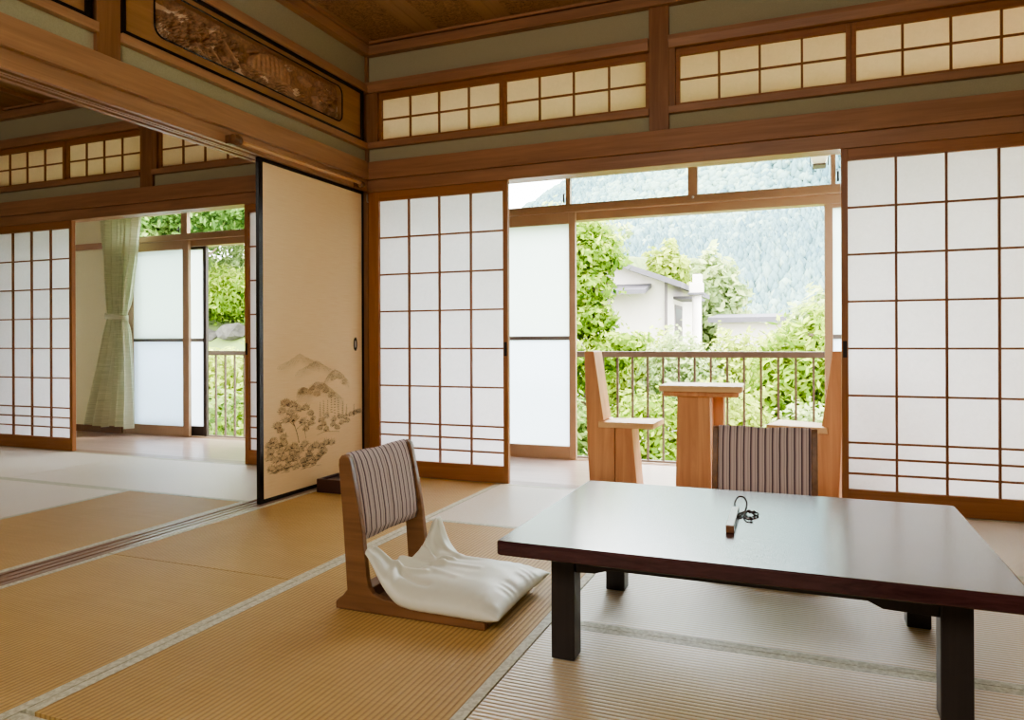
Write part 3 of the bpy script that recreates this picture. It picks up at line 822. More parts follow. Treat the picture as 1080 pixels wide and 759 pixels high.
# room key: long wooden bar with a dark cord
t = thing('room_key', 'wooden key bar with a dark knotted cord lying on the low table', 'key', (2.338, -1.80, 0.3222))
k = MB()
pA, pB = Vector((2.341, -1.93, 0)), Vector((2.336, -1.70, 0)); d = (pB - pA).normalized(); s_ = Vector((d.y, -d.x, 0)) * 0.0105
z0, z1 = 0.3225, 0.3425
k.add([pA - s_ + Vector((0, 0, z0)), pA + s_ + Vector((0, 0, z0)), pB + s_ + Vector((0, 0, z0)), pB - s_ + Vector((0, 0, z0)), pA - s_ + Vector((0, 0, z1)), pA + s_ + Vector((0, 0, z1)), pB + s_ + Vector((0, 0, z1)), pB - s_ + Vector((0, 0, z1))],
      [(0, 3, 2, 1), (4, 5, 6, 7), (0, 1, 5, 4), (1, 2, 6, 5), (2, 3, 7, 6), (3, 0, 4, 7)])
k.build('key_bar', wood('key_wood', S(120, 84, 60), S(150, 108, 80), 0.25, 'y', 1, 0.6), t, bevel=0.002)
cord = [(2.336, -1.70, .335), (2.331, -1.665, .345), (2.336, -1.615, .352), (2.35, -1.60, .350), (2.362, -1.63, .340), (2.362, -1.69, .330), (2.354, -1.74, .3265), (2.346, -1.755, .3265), (2.352, -1.72, .329), (2.366, -1.70, .330), (2.378, -1.705, .331), (2.388, -1.69, .328), (2.398, -1.70, .3265), (2.394, -1.725, .3265), (2.382, -1.72, .332), (2.372, -1.70, .334), (2.362, -1.735, .327), (2.372, -1.775, .3265), (2.385, -1.775, .3265)]
def smooth_path(P, n=6):
    P = [Vector(p) for p in P]; out = []
    for i in range(len(P) - 1):
        a, b, c, d_ = P[max(i - 1, 0)], P[i], P[i + 1], P[min(i + 2, len(P) - 1)]
        for k_ in range(n):
            u = k_ / n
            out.append(0.5 * ((2 * b) + (c - a) * u + (2 * a - 5 * b + 4 * c - d_) * u * u + (3 * b - a - 3 * c + d_) * u ** 3))
    out.append(P[-1]); return out
MB().tube(smooth_path(cord), 0.0026, 8).build('cord', plain('dark_cord', S(58, 34, 30), 0.7), t, smooth=True)
KNOT = plain('dark_cord_knot', S(50, 30, 28), 0.7)
for p in ((2.376, -1.705, .331), (2.386, -1.70, .330), (2.383, -1.775, .3275)):
    kn = MB(); kn.lathe([(0.001, -.005), (.0045, -.003), (.006, 0), (.0045, .003), (.001, .005)], p, 10)
    kn.build('knot', KNOT, t, smooth=True)

# ------------------------------------------------------------------ floor chairs
def zaisu(label):
    t = thing('floor_chair', label, 'floor chair', (0, 0, 0), 'legless floor chairs')
    prof = [(0.0, 0.001), (0.0, 0.022), (0.012, 0.034), (0.026, 0.044), (0.041, 0.062), (0.034, 0.16), (0.026, 0.28), (0.019, 0.36), (0.012, 0.44), (0.013, 0.458), (0.022, 0.471), (0.036, 0.474), (0.048, 0.466), (0.054, 0.452), (0.062, 0.41), (0.076, 0.344), (0.088, 0.285), (0.096, 0.235), (0.106, 0.15), (0.112, 0.10), (0.118, 0.075), (0.132, 0.058), (0.17, 0.048), (0.28, 0.038), (0.42, 0.030), (0.492, 0.027), (0.502, 0.020), (0.502, 0.001)]
    for s in (-1, 1):
        ya, yb = (-0.196, -0.174) if s < 0 else (0.174, 0.196)
        MB().prism(prof, 'y', ya, yb).build('side_frame', M['zaisu'], t, bevel=0.003)
    MB().box(0.045, 0.50, -0.174, 0.174, 0.010, 0.026).build('seat', M['zaisu'], t, bevel=0.003)
    MB().box(0.478, 0.502, -0.174, 0.174, 0.006, 0.030).build('front_rail', M['zaisu'], t, bevel=0.002)
    MB().box(0.05, 0.10, -0.174, 0.174, 0.026, 0.06).build('back_rail', M['zaisu'], t, bevel=0.002)
    # upholstered back: padded panel wrapped over the top
    path = [(0.075, 0.205, 0), (0.084, 0.232, .004), (0.079, 0.28, .006), (0.070, 0.34, .006), (0.058, 0.405, .006), (0.048, 0.445, .004), (0.040, 0.468, .0), (0.027, 0.476, 0), (0.016, 0.464, 0), (0.015, 0.44, 0), (0.022, 0.36, 0), (0.030, 0.28, 0), (0.036, 0.215, 0), (0.055, 0.205, 0)]
    NW = 49; vs, fs = [], []; NP = len(path); r = random.Random(5)
    ph = [r.uniform(0, 6) for _ in range(4)]
    for k in range(NW):
        v = k / (NW - 1); y = -0.1735 + 0.347 * v
        for i, (x, z, pf) in enumerate(path):
            edge = 1 - abs(2 * v - 1) ** 6
            gather = math.exp(-((v - 0.5) / 0.16) ** 2)
            w_ = 0.0016 * math.sin(v * 40 + ph[0] + z * 5) * (0.1 + gather)
            front = 1 if 0 < i < 7 else 0.0
            dz = -0.004 * gather if i in (5, 6, 7) else (0.003 * gather if i in (0, 1, 13) else 0)
            vs.append((x + front * (pf * 1.4 * edge - 0.002 + w_), y, z + dz))
    for k in range(NW - 1):
        for i in range(NP):
            j = (i + 1) % NP; fs.append((k * NP + i, k * NP + j, (k + 1) * NP + j, (k + 1) * NP + i))
    fs.append(tuple(range(NP))); fs.append(tuple(range((NW - 1) * NP + NP - 1, (NW - 1) * NP - 1, -1)))
    MB().add(vs, fs).build('upholstered_back', M['stripe'], t, smooth=True)
    return t
z1_ = zaisu('wooden floor chair with striped back and a cream cushion, left of the low table')
z2_ = copy_tree(z1_)
z2_['label'] = 'floor chair beyond the far edge of the low table, its striped back in shade'
z1_.location = (1.180, -1.810, 0.0008)
z2_.location = (2.372, -0.790, 0.0008); z2_.rotation_euler = (0, 0, -PI / 2 + 0.0)

# ------------------------------------------------------------------ cushion
def zabuton():
    N = 90
    top, bot = [], []
    def f(u, v):
        # u 0 rear .. 1 front, v 0 near .. 1 far
        pin = 0.016
        x = 1.272 + 0.462 * u; y = -2.032 + 0.452 * v
        x += pin * (1 - (2 * v - 1) ** 2) * (1 if u < .5 else -1) * abs(2 * u - 1) ** 2
        y += pin * (1 - (2 * u - 1) ** 2) * (1 if v < .5 else -1) * abs(2 * v - 1) ** 2
        nearc = math.exp(-(u / 0.19) ** 2 - (v / 0.21) ** 2)
        farc = math.exp(-(abs(u - .06) / 0.15) ** 1.4 - ((1 - v) / 0.19) ** 1.5)
        rear = math.exp(-(u / 0.14) ** 2)
        lift = 0.105 * nearc + 0.130 * farc + 0.036 * rear
        x += -0.022 * nearc + 0.028 * farc + 0.012 * rear
        y += 0.030 * nearc - 0.030 * farc
        eu, ev = 1 - abs(2 * u - 1) ** 3.2, 1 - abs(2 * v - 1) ** 3.2
        th = 0.058 * (max(eu, 0) * max(ev, 0)) ** 0.55
        return x, y, lift, th
    def wr(u, v):
        a = 0
        # creases fanning out of the squeezed rear edge
        for (u0, v0, u1, v1, am, wd_) in ((.05, .80, .32, .60, -.016, .035), (.03, .93, .36, .80, .010, .04), (.04, .13, .32, .34, .016, .045), (.00, .27, .27, .47, -.018, .035),
                                          (.03, .41, .36, .53, .017, .04), (.02, .55, .30, .60, -.014, .035), (.09, .67, .38, .66, .014, .04), (.14, .30, .22, .04, .010, .03),
                                          (.28, .42, .55, .33, .006, .05), (.26, .70, .52, .77, -.006, .05), (.20, .20, .42, .16, -.008, .04), (.36, .55, .62, .56, .005, .05)):
            du, dv = u1 - u0, v1 - v0; L2 = du * du + dv * dv
            tt = min(1, max(0, ((u - u0) * du + (v - v0) * dv) / L2))
            dd = math.hypot(u - u0 - tt * du, v - v0 - tt * dv)
            a += 1.45 * am * math.exp(-(dd / (wd_ * .72)) ** 2) * (1 - 0.55 * tt)
        a += 0.0035 * mnoise.noise(Vector((u * 5, v * 7, 1.3)))
        e = max(0, abs(2 * u - 1) - .72) / .28; e2 = max(0, abs(2 * v - 1) - .72) / .28
        a += 0.0030 * e * math.sin(v * 62 + 2 * math.sin(v * 17)) * (1 - e * .6) + 0.0030 * e2 * math.sin(u * 66 + 2 * math.sin(u * 15)) * (1 - e2 * .6)
        return a
    for i in range(N + 1):
        for j in range(N + 1):
            u, v = i / N, j / N
            x, y, l, th = f(u, v)
            damp = min(1, th / 0.02)
            base = 0.046 + l
            # keep the underside on the seat and over its raised side frames
            top.append((x, y, base + th + wr(u, v) * damp))
            bot.append((x, y, base - min(th, 0.016 + l * .25) + 0.25 * wr(u, v) * damp))
    n1 = N + 1; vs = top + bot; fs = []
    for i in range(N):
        for j in range(N):
            a = i * n1 + j; fs.append((a, a + n1, a + n1 + 1, a + 1)); b_ = a + n1 * n1; fs.append((b_, b_ + 1, b_ + n1 + 1, b_ + n1))
    o = MB().add(vs, fs).build('floor_cushion', M['cushion'], None, normals=False, smooth=True)
    bm = bmesh.new(); bm.from_mesh(o.data); bmesh.ops.remove_doubles(bm, verts=bm.verts[:], dist=2e-4); bmesh.ops.recalc_face_normals(bm, faces=bm.faces[:]); bm.to_mesh(o.data); bm.free()
    o.data.polygons.foreach_set('use_smooth', [True] * len(o.data.polygons))
    tag(o, 'cream satin square cushion crumpled against the striped back of the left floor chair', 'cushion')
zabuton()

# ------------------------------------------------------------------ veranda furniture
def plank_chair(label):
    """local: x forward from the back, y width, z up from the veranda boards"""
    t = thing('plank_chair', label, 'chair', (0, 0, 0), 'plank chairs on the veranda')
    rear = [(0.030, 0.0), (0.018, 0.25), (0.010, 0.45), (0.0, 0.800), (0.006, 0.806), (0.052, 0.806), (0.057, 0.800), (0.112, 0.412), (0.080, 0.405), (0.080, 0.372), (0.1735, 0.372), (0.1735, 0.0)]
    def tapered(prof, y0, y1, name, mat, k=0.0):
        m = MB(); m.prism(prof, 'y', y0, y1); return m.build(name, mat, t, bevel=0.004)
    tapered(rear, 0.0, 0.200, 'back_slab', M['cedar_z'])
    tapered([(0.1765, 0.0), (0.1765, 0.372), (0.272, 0.372), (0.286, 0.2), (0.306, 0.0)], 0.004, 0.205, 'front_leg', M['cedar_z'])
    MB().prism([(0.081, -0.004), (0.395, -0.012), (0.410, 0.285), (0.081, 0.215)], 'z', 0.3725, 0.4055).build('seat', M['cedar_x'], t, bevel=0.004)
    return t
ch = plank_chair('plank chair with a tall leaning back on the veranda, left of the small table')
ch2 = copy_tree(ch)
ch2['label'] = 'plank chair on the veranda half behind the right paper screen, right of the small table'
ch.location = (1.350, 0.150, -0.0445); ch.rotation_euler = (0, 0, 0.03)
# mirrored twin: same model turned to face left, angled a little to the garden
ch2.location = (2.712, 0.240, -0.0445); ch2.rotation_euler = (0, 0, PI - 0.25); ch2.scale = (1, -1, 1)

t = thing('veranda_table', 'small square plank table on the veranda between the two plank chairs', 'table', (1.99, 0.35, -0.0445))
MB().prism([(1.775, 0.160), (2.215, 0.175), (2.200, 0.52), (1.765, 0.50)], 'z', 0.540, 0.573).build('tabletop', M['cedar_x'], t, bevel=0.003)
MB().prism([(1.792, 0.172), (2.195, 0.188), (2.182, 0.50), (1.785, 0.485)], 'z', 0.512, 0.5405).build('underboard', M['cedar_z'], t, bevel=0.008)
tl = MB(); zb, zt = -0.0445, 0.5125
for (a0, a1, b0, b1, y0, y1) in ((1.868, 2.045, 1.855, 2.05, .20, .36),):
    tl.add([(b0, y0, zb), (b1, y0, zb), (b1, y1, zb), (b0, y1, zb), (a0, y0, zt), (a1, y0, zt), (a1, y1, zt), (a0, y1, zt)], [(0, 3, 2, 1), (4, 5, 6, 7), (0, 1, 5, 4), (1, 2, 6, 5), (2, 3, 7, 6), (3, 0, 4, 7)])
tl.build('leg', M['cedar_z'], t, bevel=0.006)
tl = MB(); tl.box(1.90, 2.10, 0.362, 0.47, zb, zt); tl.build('leg', M['cedar_z'], t, bevel=0.006)

# ------------------------------------------------------------------ windows
def sash(win, x0, x1, y0, y1, stile=0.05, dark=False, left_stile=None, name='sash'):
    m = M['sash_dark'] if dark else M['sash']
    f = MB(); ls = left_stile or stile
    zb, zt = -0.040, 1.757
    f.box(x0, x0 + ls, y0, y1, zb, zt); f.box(x1 - stile, x1, y0, y1, zb, zt)
    f.box(x0 + ls, x1 - stile, y0, y1, zb, 0.05); f.box(x0 + ls, x1 - stile, y0, y1, 1.675, zt)
    o = f.build(name, m, win, bevel=0.002)
    MB().box(x0 + ls, x1 - stile, y0 + .006, y1 - .006, 0.828, 0.856).build('mid_rail', M['rail_glare'], o)
    yc = (y0 + y1) / 2
    MB().box(x0 + ls, x1 - stile, yc - .002, yc + .002, 0.856, 1.675).build('frosted_pane', M['frost'], o)
    MB().box(x0 + ls, x1 - stile, yc - .002, yc + .002, 0.05, 0.828).build('frosted_pane', M['frost_low'], o)
    return o

def window(name, x0, x1, mulls):
    w_ = thing(name, None, None, ((x0 + x1) / 2, 1.27, -0.07), kind='structure')
    f = MB(); yA, yB = 1.20, 1.335
    f.box(x0, x1, yA, yB, -0.075, -0.052); f.box(x0, x1, yA - .004, yA + .012, -0.075, -0.041); f.box(x0, x1, 1.25, 1.262, -0.052, -0.041)
    f.box(x0, x0 + .035, yA, yB, -0.052, 2.06); f.box(x1 - .035, x1, yA, yB, -0.052, 2.06)
    f.box(x0, x1, 1.238, yB, 1.700, 1.757); f.box(x0, x1, yA - .012, yB, 1.757, 1.775); f.box(x0, x1, yA, yB, 1.775, 1.800); f.box(x0, x1, yA + .01, yB - .02, 1.800, 1.818)
    f.box(x0, x1, yA, yB, 2.03, 2.06)
    f.build('window_frame', M['sash'], w_, bevel=0.0015)
    for a, b_ in mulls:
        MB().box(a, b_, yA + .012, yA + .05, 1.818, 2.03).build('mullion', M['sash'], w_, bevel=0.0015)
    ed = [x0 + .035] + [q for ab in mulls for q in ab] + [x1 - .035]
    for i in range(0, len(ed), 2):
        MB().box(ed[i], ed[i + 1], 1.229, 1.232, 1.818, 2.03).build('transom_pane', M['glass'], w_)
    return w_
w1 = window('window_1', 0.0, 3.66, [(0.905, 0.940), (1.783, 1.849), (2.682, 2.712)])
sash(w1, 0.036, 0.980, 1.205, 1.236)
sash(w1, 2.645, 3.624, 1.265, 1.296)
for x, z in ((0.895, 1.86), (2.725, 1.862)):
    MB().tube([(x, 1.205, z - .03), (x, 1.195, z - .01), (x, 1.195, z + .025), (x, 1.21, z + .035)], 0.007, 8).build('latch', M['iron'], w1, smooth=True)
MB().tube([(1.82, 1.205, 1.80), (1.82, 1.19, 1.80), (1.82, 1.185, 1.79)], 0.008, 8).build('latch', M['steel'], w1, smooth=True)
w2 = window('window_2', -3.52, -1.85, [(-2.797, -2.722)])
sash(w2, -3.484, -2.700, 1.205, 1.236, stile=0.072, left_stile=0.09)
sash(w2, -3.40, -2.552, 1.265, 1.296, stile=0.038, dark=True)
MB().tube([(-2.81, 1.205, 1.83), (-2.81, 1.195, 1.85), (-2.81, 1.20, 1.885)], 0.007, 8).build('latch', M['iron'], w2, smooth=True)

# ------------------------------------------------------------------ curtain
def curtain():
    t = thing('curtain', 'sage green pleated curtain tied back beside the side room window', 'curtain', (-3.5, 1.06, 0.03))
    NZ, NX = 80, 150
    key = [(0.035, -3.890, -3.250), (0.30, -3.80, -3.252), (0.60, -3.69, -3.262), (0.85, -3.61, -3.280), (1.00, -3.565, -3.294), (1.06, -3.545, -3.300), (1.12, -3.55, -3.292), (1.30, -3.575, -3.255), (1.6, -3.600, -3.200), (1.93, -3.615, -3.155), (2.06, -3.62, -3.145)]
    def xr(z):
        for a, b_ in zip(key, key[1:]):
            if a[0] <= z <= b_[0]:
                f = (z - a[0]) / (b_[0] - a[0]); return a[1] + (b_[1] - a[1]) * f, a[2] + (b_[2] - a[2]) * f
        return key[-1][1:]
    vs, fs = [], []
    for i in range(NZ + 1):
        z = 0.035 + (2.06 - 0.035) * i / NZ
        a, b_ = xr(z); tie = math.exp(-((z - 1.06) / .09) ** 2)
        for j in range(NX + 1):
            s = j / NX
            ph = s * 2 * PI * 6.5 + 0.7 * math.sin(z * 2.1 + s * 5)
            amp = 0.040 * (1 - .55 * tie) * (0.7 + .3 * math.sin(s * 9 + 1)) * 1.35
            x = a + (b_ - a) * s + 0.010 * math.sin(ph * 2)
            y = 1.075 + amp * math.sin(ph) - 0.02 * tie
            zz = z + (0.012 * math.sin(s * 12) if i == 0 else 0)
            vs.append((x, y, zz))
    for i in range(NZ):
        for j in range(NX):
            q = i * (NX + 1) + j; fs.append((q, q + 1, q + NX + 2, q + NX + 1))
    MB().add(vs, fs).build('cloth', M['curtain'], t, normals=False, smooth=True)
    # tie band
    vs, fs = [], []
    n = 40
    for k in range(n):
        th = 2 * PI * k / n
        x = -3.425 + 0.138 * math.cos(th); y = 1.055 + 0.055 * math.sin(th)
        zc = 1.058 + 0.012 * math.cos(th) * -1 + 0.006 * math.sin(k * 2.1)
        vs += [(x, y, zc - 0.024), (x, y, zc + 0.024)]
    for k in range(n):
        j = (k + 1) % n; fs.append((2 * k, 2 * j, 2 * j + 1, 2 * k + 1))
    tb = MB().add(vs, fs).build('tie_back', M['curtain'], t, normals=False, smooth=True)
    md = tb.modifiers.new('thick', 'SOLIDIFY'); md.thickness = 0.004
    MB().tube([(-3.66, 1.075, 2.068), (-3.10, 1.075, 2.068)], 0.009, 8).build('curtain_rod', M['sash'], t, smooth=True)
curtain()

# ------------------------------------------------------------------ balcony railing
def railing(x0, x1, label, ph):
    t = thing('balcony_railing', label, 'railing', ((x0 + x1) / 2, 1.8, -0.2), 'balcony railings')
    MB().box(x0, x1, 1.772, 1.828, 0.690, 0.737).build('top_rail', M['rail'], t, bevel=0.006)
    MB().box(x0, x1, 1.785, 1.815, -0.14, -0.11).build('bottom_rail', M['rail'], t, bevel=0.002)
    x = x0 + ph
    while x < x1 - .01:
        MB().box(x - .008, x + .008, 1.792, 1.808, -0.11, 0.690).build('baluster', M['rail'], t)
        x += 0.1198
    for x in (x0 + .02, x1 - .02):
        MB().box(x - .02, x + .02, 1.785, 1.815, -0.2, 0.690).build('post', M['rail'], t)
railing(0.06, 3.30, 'dark metal balcony railing outside the main window behind the plank chairs', (1.146 - 0.06) % 0.1198)
railing(-4.7, -1.6, 'dark metal balcony railing outside the side room window', 0.07)
struct('floor_balcony', MB().box(-5.2, 4.6, 1.341, 1.9, -0.28, -0.2), M['rooftan'])

# outdoor lamp above the window, seen through the transom pane
t = thing('outdoor_lamp', 'small white outdoor lamp hanging outside the top right window pane', 'lamp', (2.62, 1.46, 2.0))
l = MB(); l.add([(2.585, 1.41, 2.0), (2.655, 1.41, 2.0), (2.655, 1.51, 2.0), (2.585, 1.51, 2.0), (2.565, 1.40, 2.055), (2.675, 1.40, 2.055), (2.675, 1.52, 2.055), (2.565, 1.52, 2.055)], [(0, 3, 2, 1), (4, 5, 6, 7), (0, 1, 5, 4), (1, 2, 6, 5), (2, 3, 7, 6), (3, 0, 4, 7)])
l.build('shade', plain('lamp_white', S(244, 244, 240), 0.4), t, bevel=0.003)
l = MB(); l.box(2.578, 2.662, 1.40, 1.52, 1.988, 2.0); l.build('base_ring', M['pipe'], t, bevel=0.002)
l = MB()
for x in (2.565, 2.675): l.tube([(x, 1.46, 1.995), (x, 1.46, 2.20), (x, 1.339, 2.22)], 0.004, 6)
l.build('bracket', M['iron'], t)

# ------------------------------------------------------------------ garden, houses, hills
def foliage(name, ells, n, size, mat_, parent=None, seed=1, elong=1.8, up=0.35, shell=0.45):
    g = np.random.default_rng(seed)
    vol = np.array([e[3] * e[4] * e[5] for e in ells]) ** (2 / 3.0); pk = g.choice(len(ells), n, p=vol / vol.sum())
    E = np.array(ells)[pk]
    d = g.normal(size=(n, 3)); d /= np.linalg.norm(d, axis=1)[:, None]
    rad = shell + (1 - shell) * g.random(n) ** 0.5
    # lumpy outline
    lum = 1 + 0.22 * np.sin(d[:, 0] * 7 + E[:, 0] * 3) * np.sin(d[:, 2] * 6 + E[:, 1]) + 0.1 * g.normal(size=n)
    C = E[:, :3] + d * E[:, 3:6] * (rad * lum)[:, None]
    nr = d + up * np.array([0, 0, 1]) + 0.7 * g.normal(size=(n, 3)); nr /= np.linalg.norm(nr, axis=1)[:, None]
    a = np.cross(nr, g.normal(size=(n, 3))); a /= np.linalg.norm(a, axis=1)[:, None]
    b_ = np.cross(nr, a)
    sz = size * (0.6 + 0.8 * g.random(n))[:, None]
    L = a * sz * elong / 2; W_ = b_ * sz / 2
    V = np.stack([C - L, C + W_ * .9 - L * .1, C + L, C - W_ * .9 - L * .1], 1).reshape(-1, 3)
    mb = MB(); mb.v = V.tolist(); mb.f = [(4 * i, 4 * i + 1, 4 * i + 2, 4 * i + 3) for i in range(n)]; mb.mi = [0] * n
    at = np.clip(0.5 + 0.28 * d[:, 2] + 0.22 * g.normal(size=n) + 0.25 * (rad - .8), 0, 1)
    return mb.build(name, mat_, parent, normals=False, attr=at.tolist())

def tree(name, label, cat, base, trunk, ells, n, size, mat_, seed, group=None, elong=1.8, branches=()):
    t = thing(name, label, cat, base, group)
    foliage('foliage', ells, n, size, mat_, t, seed, elong)
    if trunk:
        m = MB(); m.tube(trunk, [0.10 * (1 - 0.6 * i / (len(trunk) - 1)) for i in range(len(trunk))], 8)
        for br in branches: m.tube(br, [0.03 * (1 - .6 * i / (len(br) - 1)) for i in range(len(br))], 6)
        m.build('trunk', M['bark'], t, smooth=True)
    return t

GZ = -2.0
# ground with the bank rising on the left
def terrain():
    nx, ny = 90, 60; vs, fs = [], []
    for i in range(nx + 1):
        for j in range(ny + 1):
            x = -20 + 40 * i / nx; y = 1.9 + 60 * (j / ny) ** 1.6
            bank = max(0, min(1, (-3.0 - x) / 3.0)); bank = bank * bank * (3 - 2 * bank)
            zb = -1.6 + 0.62 * (y - 2.0) if y < 9 else 2.74 + 0.1 * (y - 9)
            z = GZ * (1 - bank) + zb * bank + 0.12 * mnoise.noise(Vector((x * .7, y * .7, 0)))
            vs.append((x, y, z))
    for i in range(nx):
        for j in range(ny):
            q = i * (ny + 1) + j; fs.append((q, q + ny + 1, q + ny + 2, q + 1))
    struct('ground_garden', MB().add(vs, fs), M['soil'], normals=False, smooth=True)
terrain()

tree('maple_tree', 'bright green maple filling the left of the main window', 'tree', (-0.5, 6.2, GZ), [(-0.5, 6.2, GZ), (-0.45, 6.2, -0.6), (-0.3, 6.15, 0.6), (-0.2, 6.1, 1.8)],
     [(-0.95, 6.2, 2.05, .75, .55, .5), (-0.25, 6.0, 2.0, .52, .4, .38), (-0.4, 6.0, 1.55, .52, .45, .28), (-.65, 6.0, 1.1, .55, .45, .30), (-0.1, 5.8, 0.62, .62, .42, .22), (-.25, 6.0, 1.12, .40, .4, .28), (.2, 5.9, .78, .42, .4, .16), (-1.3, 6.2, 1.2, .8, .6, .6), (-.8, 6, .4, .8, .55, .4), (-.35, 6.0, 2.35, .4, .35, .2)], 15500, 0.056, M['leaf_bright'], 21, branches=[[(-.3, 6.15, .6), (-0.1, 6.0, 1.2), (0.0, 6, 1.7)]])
bushes = [
    ('bushy garden shrub behind the railing at the left of the main window', (0.05, 4.3, -0.55, .6, .5, .75), 'leaf_mid', 3200, .07),
    ('garden shrub behind the railing, between the left plank chair and the small table', (0.95, 4.2, -0.50, .6, .5, .72), 'leaf_bright', 3400, .065),
    ('garden shrub behind the railing, above the small veranda table', (1.75, 4.5, -0.42, .6, .5, .74), 'leaf_yellow', 3400, .065),
    ('pale flowering garden shrub behind the railing near the right plank chair', (2.75, 4.2, -0.55, .7, .5, .72), 'leaf_pale', 3400, .06),
    ('low yellow green shrub in front of the white house', (-0.2, 8.6, 0.15, 1.0, .7, .78), 'leaf_yellow', 3800, .085),
    ('pale shrub below the tank beside the white house', (0.75, 8.2, 0.10, .85, .7, .78), 'leaf_pale', 3800, .08),
    ('shrub in front of the distant pale roofs', (1.7, 8.4, 0.12, .8, .7, .80), 'leaf_yellow', 3800, .08),
    ('low ground shrub nearest the railing on the left', (0.35, 2.9, -0.95, .8, .5, .62), 'leaf_pale', 3000, .055),
    ('low ground shrub nearest the railing on the right', (1.75, 2.9, -0.95, .9, .5, .62), 'leaf_mid', 3000, .055),
    ('low ground shrub nearest the railing, far right', (3.1, 3.0, -0.9, .8, .5, .62), 'leaf_bright', 3000, .055),
]
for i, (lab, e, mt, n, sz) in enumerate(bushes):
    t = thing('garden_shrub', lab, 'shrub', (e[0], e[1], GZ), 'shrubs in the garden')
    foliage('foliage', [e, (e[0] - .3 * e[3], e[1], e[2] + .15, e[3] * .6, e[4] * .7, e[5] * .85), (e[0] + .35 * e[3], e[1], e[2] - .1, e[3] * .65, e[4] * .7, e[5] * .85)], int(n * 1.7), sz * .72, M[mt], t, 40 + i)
    MB().tube([(e[0], e[1], GZ - .1), (e[0] + .03, e[1], e[2] - .2), (e[0] - .04, e[1], e[2] + .3)], [.04, .03, .012], 6).build('stem', M['bark'], t, smooth=True)
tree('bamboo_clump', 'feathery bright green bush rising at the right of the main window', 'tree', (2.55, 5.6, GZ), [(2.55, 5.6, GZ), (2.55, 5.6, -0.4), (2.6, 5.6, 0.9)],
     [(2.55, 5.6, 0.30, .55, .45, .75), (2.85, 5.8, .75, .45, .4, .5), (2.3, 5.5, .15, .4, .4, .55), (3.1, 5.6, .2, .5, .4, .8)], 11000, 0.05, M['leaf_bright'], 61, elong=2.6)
tree('bamboo_clump', 'pale yellow feathery treetop behind the bright bush on the right', 'tree', (2.9, 8.6, GZ), [(2.9, 8.6, GZ), (2.9, 8.6, 0), (2.95, 8.6, 1.1)],
     [(2.75, 8.6, .95, .55, .5, .60), (3.3, 8.7, .7, .6, .5, .7), (2.4, 8.6, .5, .5, .5, .55)], 4200, 0.08, M['leaf_pale'], 62, elong=2.6)
tree('round_tree', 'rounded bright green tree behind the roof of the white house', 'tree', (-1.9, 22, GZ), [(-1.9, 22, GZ), (-1.9, 22, 1), (-1.85, 22, 3)],
     [(-1.95, 22, 3.0, .8, .7, 1.25), (-1.9, 22, 1.9, .9, .8, 1.0)], 3500, 0.17, M['leaf_yellow'], 63)
tree('round_tree', 'pale hazy tree behind the tank of the white house', 'tree', (-.7, 24, GZ), [(-.7, 24, GZ), (-.7, 24, 1), (-.7, 24, 2.6)],
     [(-0.75, 24, 2.6, 1.25, .9, 1.45), (-.4, 24, 1.5, 1.2, .9, 1.3)], 3500, 0.19, M['leaf_pale'], 64)
tree('round_tree', 'tall pale tree reaching above the maple in the main window', 'tree', (-5.2, 21, GZ), [(-5.2, 21, GZ), (-5.2, 21, 1), (-5.1, 21, 4)],
     [(-4.6, 21, 4.1, 1.5, 1, 1.2), (-5.8, 21, 4.2, 1.6, 1, 1.4), (-5.0, 21, 2.6, 1.6, 1, 1.2)], 4500, 0.16, M['leaf_pale'], 65)
# side-room view
tree('bank_tree', 'leafy tree overhanging the top of the side room window', 'tree', (-7.6, 5.6, 0.4), [(-7.6, 5.6, 0.3), (-7.5, 5.6, 1.3), (-7.2, 5.6, 2.2), (-6.8, 5.6, 2.9)],
     [(-7.0, 5.6, 3.25, 1.3, .8, .55), (-8.4, 5.8, 3.2, 1.4, .8, .7), (-6.3, 5.4, 2.95, .8, .6, .35), (-7.9, 5.6, 2.4, .8, .6, .4)], 14000, 0.055, M['leaf_mid'], 71, elong=2.4, branches=[[(-7.3, 5.5, 1.7), (-6.9, 5.4, 2.05), (-6.4, 5.4, 2.35)]])
tree('bank_tree', 'dense green tree on the bank behind the frosted side room window', 'tree', (-9.5, 7.0, 1.2), [(-9.5, 7, 1.2), (-9.4, 7, 2.2), (-9.4, 7, 3.4)],
     [(-9.4, 7.0, 3.6, 1.5, .9, 1.0), (-8.4, 7.2, 4.0, 1.5, .9, .9), (-7.4, 7.3, 3.9, 1.2, .9, .7)], 7000, 0.10, M['leaf_mid'], 72)
